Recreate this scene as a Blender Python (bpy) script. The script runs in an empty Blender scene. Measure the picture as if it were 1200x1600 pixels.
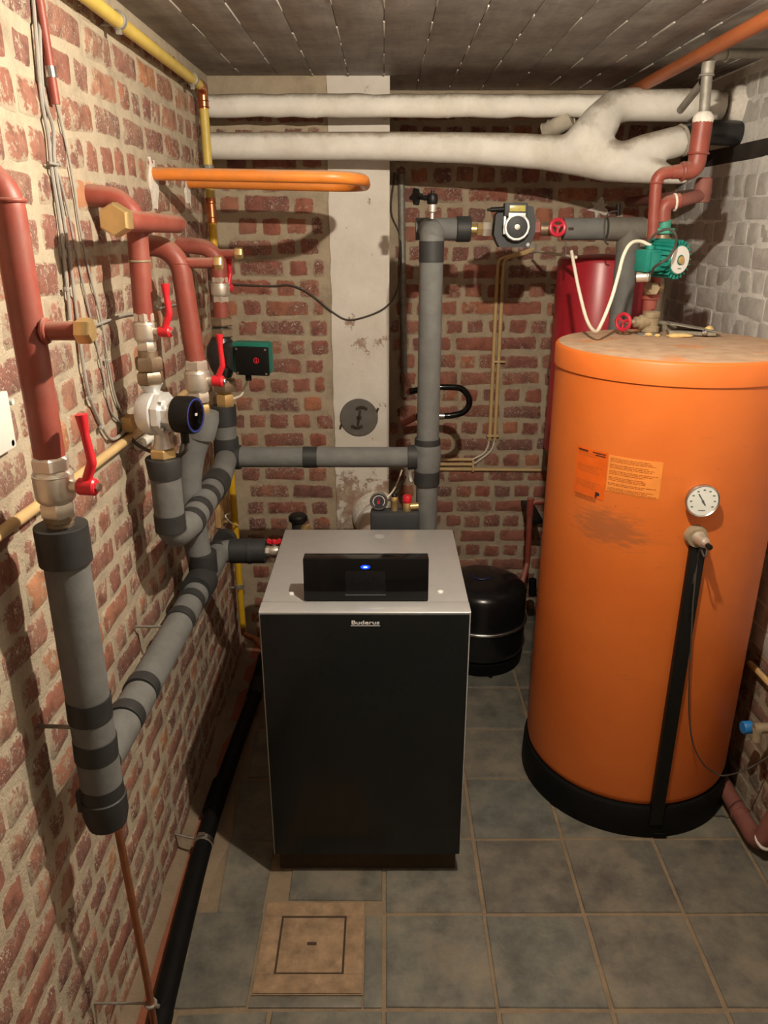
import bpy, bmesh, math, random
from mathutils import Vector as V, Matrix

sc = bpy.context.scene
COL = sc.collection
random.seed(7)

# ------------------------------------------------------------ camera, light, exposure
EYE = V((0.0, 0.0, 2.0))
F = 1200.0
PITCH = math.atan(450 / F)
cam = bpy.data.cameras.new('camera')
cam.sensor_fit = 'VERTICAL'; cam.sensor_height = 36.0; cam.lens = 36.0 * F / 1600.0
cam.clip_start = 0.02
camo = bpy.data.objects.new('camera', cam); COL.objects.link(camo)
camo.location = EYE
camo.rotation_euler = (math.pi / 2 - PITCH, 0, 0)
sc.camera = camo

w = bpy.data.worlds.new('world'); sc.world = w; w.use_nodes = True
w.node_tree.nodes['Background'].inputs[0].default_value = (0.9, 0.85, 0.8, 1)
w.node_tree.nodes['Background'].inputs[1].default_value = 0.02

LAMP = V((0.32, 1.40, 2.445))
LAMP_POWER = 202.0
LAMP_COL = (1.0, 0.875, 0.70)
sc.view_settings.view_transform = 'Standard'
sc.view_settings.look = 'None'
sc.view_settings.gamma = 1.0
sc.view_settings.use_curve_mapping = False
sc.view_settings.exposure = 0.0

# room planes (metres)
XL, XR, YB1, YB2, ZC = -0.70, 1.34, 3.45, 3.80, 2.55
XS = 0.02            # right edge of the chimney breast
YF = -1.3            # wall behind the photographer
CP, SP = math.cos(PITCH), math.sin(PITCH)


def ray(u, v):
    a = (v - 800) / F
    return V(((u - 600) / F, CP - a * SP, -SP - a * CP))


def PX(u, v, X):
    d = ray(u, v); return EYE + d * (X / d.x)


def PY(u, v, Y):
    d = ray(u, v); return EYE + d * (Y / d.y)


def PZ(u, v, Z):
    d = ray(u, v); return EYE + d * ((Z - 2.0) / d.z)


def proj(p):
    q = p - EYE
    z = q.y * CP - q.z * SP
    if z < 0.05:
        return None
    return (600 + F * q.x / z, 800 - F * (q.y * SP + q.z * CP) / z, z)


# ------------------------------------------------------------ materials
MATS = {}


def newmat(name):
    m = bpy.data.materials.new(name); m.use_nodes = True
    MATS[name] = m
    nt = m.node_tree
    return m, nt, nt.nodes['Principled BSDF']


def N(nt, typ, **kw):
    n = nt.nodes.new(typ)
    for k, v in kw.items():
        if k in n.inputs:
            n.inputs[k].default_value = v
        else:
            setattr(n, k, v)
    return n


def math_(nt, op, a, b=None, clamp=False):
    n = nt.nodes.new('ShaderNodeMath'); n.operation = op; n.use_clamp = clamp
    for i, x in enumerate((a, b)):
        if x is None:
            continue
        if isinstance(x, (int, float)):
            n.inputs[i].default_value = x
        else:
            nt.links.new(x, n.inputs[i])
    return n.outputs[0]


def ramp(nt, fac, stops, interp='LINEAR'):
    n = nt.nodes.new('ShaderNodeValToRGB'); cr = n.color_ramp; cr.interpolation = interp
    while len(cr.elements) < len(stops):
        cr.elements.new(0.5)
    for e, (p, c) in zip(cr.elements, stops):
        e.position = p; e.color = tuple(c) + (1,) if len(c) == 3 else c
    nt.links.new(fac, n.inputs[0])
    return n.outputs[0]


def mixc(nt, fac, a, b, blend='MIX'):
    n = nt.nodes.new('ShaderNodeMix'); n.data_type = 'RGBA'; n.blend_type = blend
    for idx, x in ((0, fac), (6, a), (7, b)):
        if isinstance(x, (int, float)):
            n.inputs[idx].default_value = x
        elif isinstance(x, tuple):
            n.inputs[idx].default_value = tuple(x) + (1,)
        else:
            nt.links.new(x, n.inputs[idx])
    return n.outputs[2]


def pos(nt):
    return nt.nodes.new('ShaderNodeNewGeometry').outputs['Position']


def noise(nt, vec, scale, detail=4, rough=0.6, out='Fac'):
    n = N(nt, 'ShaderNodeTexNoise', Scale=scale, Detail=detail, Roughness=rough)
    nt.links.new(vec, n.inputs['Vector'])
    return n.outputs[out]


def bump(nt, bsdf, h, strength, dist):
    b = N(nt, 'ShaderNodeBump', Strength=strength, Distance=dist)
    nt.links.new(h, b.inputs['Height']); nt.links.new(b.outputs[0], bsdf.inputs['Normal'])


def simple(name, c, rough=0.5, metal=0.0, var=0.12, scale=30, bmp=0.0, coat=0.0, spec=None, dirt=None, dust=None):
    m, nt, b = newmat(name)
    p = pos(nt)
    n1 = noise(nt, p, scale, 5)
    lo = tuple(x * (1 - var * 1.6) for x in c); hi = tuple(min(1, x * (1 + var * 1.6)) for x in c)
    col = ramp(nt, n1, [(0.25, lo), (0.75, hi)])
    if dirt:
        dcol, amt, dsc = dirt
        n2 = noise(nt, p, dsc, 6, 0.7)
        col = mixc(nt, math_(nt, 'MULTIPLY', ramp(nt, n2, [(0.45, (0, 0, 0)), (0.75, (1, 1, 1))]), amt), col, dcol)
    if dust:
        ucol, uamt = dust            # settled dust: lies on upward faces only
        gn = nt.nodes.new('ShaderNodeNewGeometry'); sp_ = nt.nodes.new('ShaderNodeSeparateXYZ'); nt.links.new(gn.outputs['Normal'], sp_.inputs[0])
        up_ = math_(nt, 'ADD', sp_.outputs['Z'], math_(nt, 'MULTIPLY', math_(nt, 'SUBTRACT', noise(nt, p, 16, 6, 0.7), 0.5), 0.9))
        col = mixc(nt, math_(nt, 'MULTIPLY', ramp(nt, up_, [(0.45, (0, 0, 0)), (0.95, (1, 1, 1))]), uamt), col, ucol)
    nt.links.new(col, b.inputs['Base Color'])
    b.inputs['Roughness'].default_value = rough; b.inputs['Metallic'].default_value = metal
    b.inputs['Coat Weight'].default_value = coat
    if spec is not None:
        b.inputs['Specular IOR Level'].default_value = spec
    if bmp:
        bump(nt, b, noise(nt, p, scale * 4, 3), bmp, 0.003)
    return m


MORTAR = (0.46, 0.39, 0.29)


def brick_mat(name, stops, mortar, speck=1.0, smear=1.0):
    m, nt, b = newmat(name)
    g = nt.nodes.new('ShaderNodeNewGeometry'); p = g.outputs['Position']
    oi = nt.nodes.new('ShaderNodeObjectInfo')
    r = math_(nt, 'FRACT', math_(nt, 'ADD', oi.outputs['Random'], g.outputs['Random Per Island']))
    r2 = math_(nt, 'FRACT', math_(nt, 'MULTIPLY', r, 7.31))
    r3 = math_(nt, 'FRACT', math_(nt, 'MULTIPLY', r, 23.7))
    base = ramp(nt, r, stops)
    n1 = noise(nt, p, 22, 6, 0.65)
    base = mixc(nt, 0.75, base, ramp(nt, n1, [(0.28, (0.30, 0.26, 0.25)), (0.5, (1, 1, 1)), (0.72, (1.35, 1.3, 1.25))]), 'MULTIPLY')
    # burnt, pitted face with pale flecks on about half of the bricks
    vo = N(nt, 'ShaderNodeTexNoise', Scale=105.0, Detail=3.0, Roughness=0.55, Distortion=1.6); nt.links.new(p, vo.inputs['Vector'])
    on = ramp(nt, r2, [(0.34, (0, 0, 0)), (0.54, (1, 1, 1))])
    patch = ramp(nt, noise(nt, p, 14, 3), [(0.40, (0, 0, 0)), (0.56, (1, 1, 1))])
    fl = math_(nt, 'MULTIPLY', ramp(nt, vo.outputs['Fac'], [(0.575, (0, 0, 0)), (0.63, (1, 1, 1))]), math_(nt, 'MULTIPLY', on, patch))
    base = mixc(nt, math_(nt, 'MULTIPLY', math_(nt, 'MULTIPLY', on, patch), 0.5 * speck), base, (0.16, 0.085, 0.07))
    base = mixc(nt, math_(nt, 'MULTIPLY', fl, 0.9 * speck), base, (0.72, 0.62, 0.54))
    # mortar smeared over the arrises
    at = nt.nodes.new('ShaderNodeAttribute'); at.attribute_name = 'edge'
    e = math_(nt, 'ADD', at.outputs['Fac'], math_(nt, 'MULTIPLY', math_(nt, 'SUBTRACT', noise(nt, p, 38, 6, 0.75), 0.53), 4.2 * smear))
    e = math_(nt, 'SUBTRACT', e, math_(nt, 'MULTIPLY', r3, 0.35))
    mask = ramp(nt, e, [(0.18, (1, 1, 1)), (0.42, (0, 0, 0))])
    mc = ramp(nt, noise(nt, p, 12, 5), [(0.3, tuple(x * 0.72 for x in mortar)), (0.7, tuple(x * 1.05 for x in mortar))])
    base = mixc(nt, math_(nt, 'MULTIPLY', mask, 0.92), base, mc)
    nt.links.new(base, b.inputs['Base Color'])
    rg = ramp(nt, fl, [(0, (0.85, 0.85, 0.85)), (1, (0.35, 0.35, 0.35))])
    nt.links.new(rg, b.inputs['Roughness'])
    h = math_(nt, 'ADD', noise(nt, p, 90, 4, 0.7), math_(nt, 'MULTIPLY', fl, 0.8))
    bump(nt, b, h, 0.7, 0.004)
    return m


brick_mat('brick', [(0.0, (0.30, 0.125, 0.085)), (0.25, (0.25, 0.105, 0.078)), (0.45, (0.36, 0.18, 0.12)), (0.62, (0.21, 0.10, 0.08)),
                    (0.8, (0.34, 0.145, 0.09)), (0.93, (0.29, 0.165, 0.12)), (1.0, (0.43, 0.19, 0.09))], MORTAR)
brick_mat('brick_back', [(0.0, (0.31, 0.11, 0.075)), (0.3, (0.26, 0.10, 0.078)), (0.5, (0.35, 0.145, 0.095)), (0.7, (0.20, 0.092, 0.078)),
                         (0.88, (0.32, 0.12, 0.08)), (1.0, (0.40, 0.16, 0.09))], (0.44, 0.36, 0.26), 0.9, 0.7)
brick_mat('brick_damp', [(0.0, (0.30, 0.12, 0.08)), (0.4, (0.22, 0.11, 0.08)), (0.7, (0.30, 0.20, 0.13)), (1.0, (0.20, 0.16, 0.13))], (0.40, 0.33, 0.24), 0.6)


def mortar_mat(name, c, sc_=10):
    m, nt, b = newmat(name)
    p = pos(nt)
    col = ramp(nt, noise(nt, p, sc_, 7, 0.65), [(0.28, tuple(x * 0.72 for x in c)), (0.5, c), (0.75, tuple(min(1, x * 1.18) for x in c))])
    nt.links.new(col, b.inputs['Base Color']); b.inputs['Roughness'].default_value = 0.95
    bump(nt, b, math_(nt, 'ADD', noise(nt, p, 25, 5, 0.7), math_(nt, 'MULTIPLY', noise(nt, p, 160, 3, 0.7), 0.5)), 0.8, 0.008)
    return m


mortar_mat('mortar', MORTAR)
mortar_mat('mortar_back', (0.44, 0.36, 0.26))
mortar_mat('mortar_white', (0.80, 0.79, 0.76))
mortar_mat('mortar_damp', (0.38, 0.31, 0.22))


def white_brick():
    m, nt, b = newmat('brick_white')
    g = nt.nodes.new('ShaderNodeNewGeometry'); p = g.outputs['Position']
    oi = nt.nodes.new('ShaderNodeObjectInfo')
    r = math_(nt, 'FRACT', math_(nt, 'ADD', oi.outputs['Random'], g.outputs['Random Per Island']))
    base = ramp(nt, r, [(0, (0.50, 0.48, 0.45)), (0.5, (0.60, 0.58, 0.55)), (1, (0.54, 0.53, 0.50))])
    base = mixc(nt, 0.6, base, ramp(nt, noise(nt, p, 18, 6, 0.7), [(0.3, (0.65, 0.62, 0.58)), (0.55, (1, 1, 1)), (0.8, (1.1, 1.1, 1.1))]), 'MULTIPLY')
    chips = ramp(nt, noise(nt, p, 40, 6, 0.75), [(0.70, (0, 0, 0)), (0.74, (1, 1, 1))])
    base = mixc(nt, math_(nt, 'MULTIPLY', chips, 0.8), base, (0.22, 0.14, 0.09))
    nt.links.new(base, b.inputs['Base Color']); b.inputs['Roughness'].default_value = 0.75
    bump(nt, b, math_(nt, 'ADD', noise(nt, p, 30, 5, 0.6), math_(nt, 'MULTIPLY', noise(nt, p, 130, 3), 0.4)), 0.5, 0.006)


white_brick()


def concrete(name, c, streak=True):
    m, nt, b = newmat(name)
    p = pos(nt)
    mp = N(nt, 'ShaderNodeMapping'); nt.links.new(p, mp.inputs[0]); mp.inputs['Scale'].default_value = (9, 1.1, 1)
    col = ramp(nt, noise(nt, p, 6, 8, 0.7), [(0.28, tuple(x * 0.55 for x in c)), (0.52, c), (0.78, tuple(x * 1.45 for x in c))])
    col = mixc(nt, 0.5, col, ramp(nt, noise(nt, mp.outputs[0], 3, 6, 0.7), [(0.3, (0.6, 0.6, 0.6)), (0.7, (1.3, 1.3, 1.3))]), 'MULTIPLY')
    fl = ramp(nt, noise(nt, mp.outputs[0], 26, 3, 0.6), [(0.70, (0, 0, 0)), (0.76, (1, 1, 1))])
    col = mixc(nt, math_(nt, 'MULTIPLY', fl, 0.55), col, (0.42, 0.39, 0.34))
    nt.links.new(col, b.inputs['Base Color']); b.inputs['Roughness'].default_value = 0.62
    bump(nt, b, math_(nt, 'ADD', noise(nt, p, 30, 6, 0.7), fl), 0.6, 0.006)


concrete('ceiling', (0.30, 0.285, 0.265))
mortar_mat('fin', (0.48, 0.45, 0.41), 30)


def tile_mat():
    m, nt, b = newmat('tile')
    g = nt.nodes.new('ShaderNodeNewGeometry'); p = g.outputs['Position']
    oi = nt.nodes.new('ShaderNodeObjectInfo')
    base = ramp(nt, oi.outputs['Random'], [(0, (0.108, 0.104, 0.09)), (0.5, (0.145, 0.137, 0.114)), (1, (0.12, 0.125, 0.112))])
    base = mixc(nt, 0.9, base, ramp(nt, noise(nt, p, 9, 8, 0.72), [(0.28, (0.42, 0.42, 0.43)), (0.5, (1, 1, 1)), (0.72, (1.7, 1.6, 1.4))]), 'MULTIPLY')
    mud = ramp(nt, noise(nt, p, 3.5, 7, 0.7), [(0.50, (0, 0, 0)), (0.66, (1, 1, 1))])
    base = mixc(nt, math_(nt, 'MULTIPLY', mud, 0.65), base, (0.235, 0.195, 0.14))
    sp = ramp(nt, noise(nt, p, 60, 2), [(0.76, (0, 0, 0)), (0.79, (1, 1, 1))])
    base = mixc(nt, math_(nt, 'MULTIPLY', sp, 0.6), base, (0.4, 0.35, 0.26))
    nt.links.new(base, b.inputs['Base Color'])
    nt.links.new(ramp(nt, noise(nt, p, 7, 5), [(0.3, (0.38, 0.38, 0.38)), (0.7, (0.7, 0.7, 0.7))]), b.inputs['Roughness'])
    bump(nt, b, noise(nt, p, 40, 6, 0.7), 0.35, 0.004)


tile_mat()
mortar_mat('grout', (0.235, 0.175, 0.115), 14)
mortar_mat('earth', (0.27, 0.20, 0.135), 8)
mortar_mat('red_screed', (0.30, 0.10, 0.055), 8)
simple('cover_rust', (0.28, 0.185, 0.11), 0.85, 0, 0.25, 25, 0.5)
simple('gap_dark', (0.05, 0.032, 0.02), 0.95)


def plaster():
    m, nt, b = newmat('plaster')
    p = pos(nt)
    base = ramp(nt, noise(nt, p, 5, 6, 0.6), [(0.3, (0.66, 0.61, 0.54)), (0.7, (0.80, 0.76, 0.70))])
    sep = nt.nodes.new('ShaderNodeSeparateXYZ'); nt.links.new(p, sep.inputs[0])
    n = noise(nt, p, 11, 7, 0.7)
    # bare, flaked patches: most of them low down and near the middle of the flue
    k = math_(nt, 'ADD', n, ramp(nt, math_(nt, 'DIVIDE', sep.outputs['Z'], 2.55), [(0.30, (0.22, 0.22, 0.22)), (0.39, (0.02, 0.02, 0.02)), (0.52, (0, 0, 0)), (0.60, (0.09, 0.09, 0.09)), (0.68, (0, 0, 0))]))
    bare = ramp(nt, k, [(0.64, (0, 0, 0)), (0.68, (1, 1, 1))])
    base = mixc(nt, math_(nt, 'MULTIPLY', bare, 0.85), base, ramp(nt, noise(nt, p, 30, 4), [(0.35, (0.26, 0.12, 0.08)), (0.65, (0.42, 0.32, 0.22))]))
    rust = ramp(nt, noise(nt, p, 8, 6, 0.75), [(0.66, (0, 0, 0)), (0.76, (1, 1, 1))])
    base = mixc(nt, math_(nt, 'MULTIPLY', rust, 0.4), base, (0.5, 0.27, 0.1))
    nt.links.new(base, b.inputs['Base Color']); b.inputs['Roughness'].default_value = 0.85
    bump(nt, b, math_(nt, 'SUBTRACT', noise(nt, p, 35, 5), math_(nt, 'MULTIPLY', bare, 0.8)), 0.5, 0.005)


plaster()
simple('lagging', (0.74, 0.72, 0.67), 0.8, 0, 0.07, 9, 0.4, dirt=((0.45, 0.38, 0.29), 0.5, 4), dust=((0.27, 0.22, 0.16), 0.9))
simple('lagging_dirty', (0.42, 0.38, 0.31), 0.9, 0, 0.2, 14, 0.6)
simple('foam', (0.135, 0.138, 0.134), 0.8, 0, 0.12, 18, 0.25)
simple('tape', (0.024, 0.025, 0.026), 0.6, 0, 0.15, 25, 0.1)
simple('red_steel', (0.25, 0.052, 0.036), 0.48, 0, 0.14, 12, 0.05, dirt=((0.32, 0.16, 0.12), 0.3, 9), dust=((0.42, 0.28, 0.21), 0.55))
simple('lever_red', (0.62, 0.018, 0.03), 0.35, 0, 0.03)
simple('wheel_red', (0.50, 0.02, 0.045), 0.35, 0, 0.05)
simple('vessel_red', (0.40, 0.016, 0.03), 0.33, 0, 0.05, 6)
simple('brass', (0.70, 0.50, 0.23), 0.36, 0.8, 0.1, 20)
simple('nickel', (0.66, 0.60, 0.52), 0.42, 0.75, 0.08, 25)
simple('old_brass', (0.32, 0.25, 0.175), 0.45, 0.8, 0.2, 30, 0.1)
simple('dusty_brass', (0.36, 0.29, 0.19), 0.7, 0.4, 0.2, 30, 0.2)
simple('copper', (0.60, 0.22, 0.10), 0.3, 1.0, 0.1, 20)
simple('copper_dull', (0.42, 0.17, 0.085), 0.45, 0.8, 0.15, 20)
simple('steel', (0.55, 0.55, 0.54), 0.32, 1.0, 0.05)
simple('zinc', (0.30, 0.285, 0.25), 0.6, 0.5, 0.2, 30)
simple('cast_silver', (0.70, 0.71, 0.71), 0.45, 0.5, 0.05, 40, 0.15)
simple('black_plastic', (0.006, 0.006, 0.006), 0.45, 0, 0.1, spec=0.25)
simple('black_gloss', (0.004, 0.004, 0.0045), 0.08, 0, 0.05, spec=0.35)
simple('black_paint', (0.009, 0.009, 0.010), 0.24, 0, 0.1)
simple('black_rubber', (0.005, 0.005, 0.005), 0.6, 0, 0.2, 12, spec=0.15)
simple('black_cast', (0.02, 0.02, 0.02), 0.35, 0, 0.1)
simple('pump_shell', (0.035, 0.038, 0.042), 0.6, 0, 0.1)
simple('blue_ring', (0.02, 0.035, 0.22), 0.4, 0, 0.02)
simple('green_pump', (0.01, 0.20, 0.16), 0.45, 0, 0.12, 25, 0.05)
simple('green_dark', (0.008, 0.14, 0.105), 0.4, 0, 0.1)
simple('gas_yellow', (0.62, 0.46, 0.10), 0.45, 0, 0.08, 10, dirt=((0.4, 0.28, 0.08), 0.4, 8))
simple('gas_yellow_new', (0.66, 0.40, 0.02), 0.4, 0, 0.04, 10)
simple('orange_paint', (0.66, 0.20, 0.028), 0.42, 0, 0.1, 10, dirt=((0.30, 0.15, 0.07), 0.5, 7), dust=((0.42, 0.30, 0.20), 0.7))
simple('orange_conduit', (0.36, 0.10, 0.03), 0.5, 0, 0.1, 8)
simple('cable_grey', (0.33, 0.31, 0.28), 0.6, 0, 0.1)
simple('cable_dark', (0.06, 0.05, 0.042), 0.6, 0, 0.1)
simple('cable_white', (0.72, 0.66, 0.55), 0.5, 0, 0.05)
simple('conduit_cream', (0.60, 0.42, 0.20), 0.5, 0, 0.08, 12)
simple('wood', (0.55, 0.36, 0.15), 0.65, 0, 0.2, 18, 0.1)
simple('strip_dark', (0.035, 0.028, 0.022), 0.85, 0, 0.3, 12, 0.3)
simple('white_plastic', (0.78, 0.79, 0.74), 0.4, 0, 0.02)
simple('pale_pvc', (0.70, 0.66, 0.58), 0.4, 0, 0.06, 6)
simple('flue_beige', (0.48, 0.40, 0.32), 0.5, 0, 0.06, 6)
simple('boiler_silver', (0.50, 0.50, 0.50), 0.34, 0.45, 0.03, 20)
simple('boiler_edge', (0.55, 0.55, 0.55), 0.35, 0.4, 0.02)
simple('boiler_glass', (0.009, 0.0103, 0.0102), 0.20, 0, 0.05, 4, spec=0.35)
simple('screen', (0.008, 0.008, 0.009), 0.2, 0, 0.02, spec=0.3)
simple('print_white', (0.75, 0.75, 0.74), 0.5, 0, 0.0)
simple('print_dark', (0.10, 0.02, 0.008), 0.6, 0, 0.0)
simple('print_black', (0.015, 0.012, 0.012), 0.6, 0, 0.0)
simple('dial_white', (0.78, 0.80, 0.76), 0.35, 0, 0.03)
simple('dial_grey', (0.035, 0.036, 0.04), 0.3, 0, 0.03)
simple('dial_mark', (0.12, 0.13, 0.13), 0.5, 0, 0)
simple('sticker_orange', (0.72, 0.115, 0.006), 0.45, 0, 0.08, 20)
simple('sticker_pale', (0.80, 0.27, 0.05), 0.45, 0, 0.05, 20)
simple('print_brown', (0.42, 0.10, 0.012), 0.6, 0, 0.0)
simple('plug_grey', (0.13, 0.12, 0.105), 0.7, 0, 0.12, 25, 0.2)
simple('foam_yellow', (0.72, 0.52, 0.22), 0.9, 0, 0.12, 60, 0.5)
simple('dust_grey', (0.30, 0.26, 0.20), 0.9, 0, 0.2, 30, 0.4)
simple('green_union', (0.05, 0.27, 0.20), 0.6, 0.2, 0.15, 25, 0.1)
simple('paste_white', (0.72, 0.68, 0.62), 0.9, 0, 0.12, 60, 0.6)
simple('blue_cap', (0.02, 0.20, 0.55), 0.45, 0, 0.05)
simple('lcd', (0.42, 0.36, 0.09), 0.3, 0, 0.15, 60)
simple('dull_red_pipe', (0.20, 0.07, 0.055), 0.7, 0, 0.15, 14, 0.2)


def tank_mat():
    m, nt, b = newmat('tank_orange')
    p = pos(nt)
    base = ramp(nt, noise(nt, p, 3, 6, 0.6), [(0.3, (0.62, 0.135, 0.018)), (0.7, (0.72, 0.175, 0.028))])
    mp = N(nt, 'ShaderNodeMapping'); nt.links.new(p, mp.inputs[0]); mp.inputs['Scale'].default_value = (1, 1, 5)
    sm = ramp(nt, noise(nt, mp.outputs[0], 5, 6, 0.7), [(0.63, (0, 0, 0)), (0.78, (1, 1, 1))])
    base = mixc(nt, math_(nt, 'MULTIPLY', sm, 0.35), base, (0.30, 0.11, 0.04))
    # rubbed grey patch under the stickers
    ds = N(nt, 'ShaderNodeVectorMath', operation='SUBTRACT'); nt.links.new(p, ds.inputs[0]); ds.inputs[1].default_value = tuple(TANK_SMUDGE)
    ms = N(nt, 'ShaderNodeVectorMath', operation='MULTIPLY'); nt.links.new(ds.outputs[0], ms.inputs[0]); ms.inputs[1].default_value = (7, 7, 15)
    ln = N(nt, 'ShaderNodeVectorMath', operation='LENGTH'); nt.links.new(ms.outputs[0], ln.inputs[0])
    k = math_(nt, 'ADD', ln.outputs['Value'], math_(nt, 'MULTIPLY', math_(nt, 'SUBTRACT', noise(nt, mp.outputs[0], 22, 5, 0.7), 0.5), 2.4))
    sm2 = ramp(nt, k, [(0.45, (1, 1, 1)), (1.05, (0, 0, 0))])
    base = mixc(nt, math_(nt, 'MULTIPLY', sm2, 0.5), base, (0.20, 0.09, 0.045))
    dots = ramp(nt, noise(nt, p, 38, 2), [(0.77, (0, 0, 0)), (0.80, (1, 1, 1))])
    base = mixc(nt, math_(nt, 'MULTIPLY', dots, 0.6), base, (0.22, 0.06, 0.02))
    nt.links.new(base, b.inputs['Base Color']); b.inputs['Roughness'].default_value = 0.5
    m, nt, b = newmat('tank_top')
    p = pos(nt)
    d = ramp(nt, noise(nt, p, 7, 7, 0.72), [(0.30, (0, 0, 0)), (0.46, (1, 1, 1))])
    base = mixc(nt, math_(nt, 'MULTIPLY', d, 0.92), (0.66, 0.20, 0.04), ramp(nt, noise(nt, p, 20, 5), [(0.3, (0.38, 0.26, 0.17)), (0.7, (0.54, 0.40, 0.28))]))
    nt.links.new(base, b.inputs['Base Color']); b.inputs['Roughness'].default_value = 0.75


def led_mat():
    m, nt, b = newmat('led_blue')
    b.inputs['Base Color'].default_value = (0.005, 0.02, 0.9, 1)
    b.inputs['Emission Color'].default_value = (0.0, 0.03, 1.0, 1)
    b.inputs['Emission Strength'].default_value = 3.5
    m, nt, b = newmat('led_core')
    b.inputs['Emission Color'].default_value = (0.25, 0.75, 1.0, 1)
    b.inputs['Emission Strength'].default_value = 4.0


led_mat()


# ------------------------------------------------------------ mesh builder
def frame(d):
    d = V(d).normalized()
    a = V((0, 0, 1)) if abs(d.z) < 0.9 else V((1, 0, 0))
    x = a.cross(d).normalized(); y = d.cross(x)
    return x, y, d


def smooth_pts(pts, k=6):
    pts = [V(p) for p in pts]
    if len(pts) < 3:
        return pts
    P = [2 * pts[0] - pts[1]] + pts + [2 * pts[-1] - pts[-2]]
    out = []
    for i in range(1, len(P) - 2):
        p0, p1, p2, p3 = P[i - 1:i + 3]
        for j in range(k):
            t = j / k
            out.append(0.5 * (2 * p1 + (p2 - p0) * t + (2 * p0 - 5 * p1 + 4 * p2 - p3) * t * t + (3 * p1 - p0 - 3 * p2 + p3) * t ** 3))
    out.append(pts[-1])
    return out


def fillet(pts, r, k=7):
    pts = [V(p) for p in pts]
    out = [pts[0]]
    for i in range(1, len(pts) - 1):
        a, b, c = pts[i - 1], pts[i], pts[i + 1]
        u = (a - b); w_ = (c - b)
        lu, lw = u.length, w_.length
        u.normalize(); w_.normalize()
        ang = u.angle(w_)
        if ang > math.pi - 0.05:
            out.append(b); continue
        d = min(r / math.tan(ang / 2), lu * 0.49, lw * 0.49)
        s = b + u * d; e = b + w_ * d
        rr = d * math.tan(ang / 2)
        cen = b + (u + w_).normalized() * (rr / math.sin(ang / 2))
        vs, ve = s - cen, e - cen
        tot = vs.angle(ve); ax = vs.cross(ve).normalized()
        for j in range(k + 1):
            out.append(cen + Matrix.Rotation(tot * j / k, 3, ax) @ vs)
    out.append(pts[-1])
    return out


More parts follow.
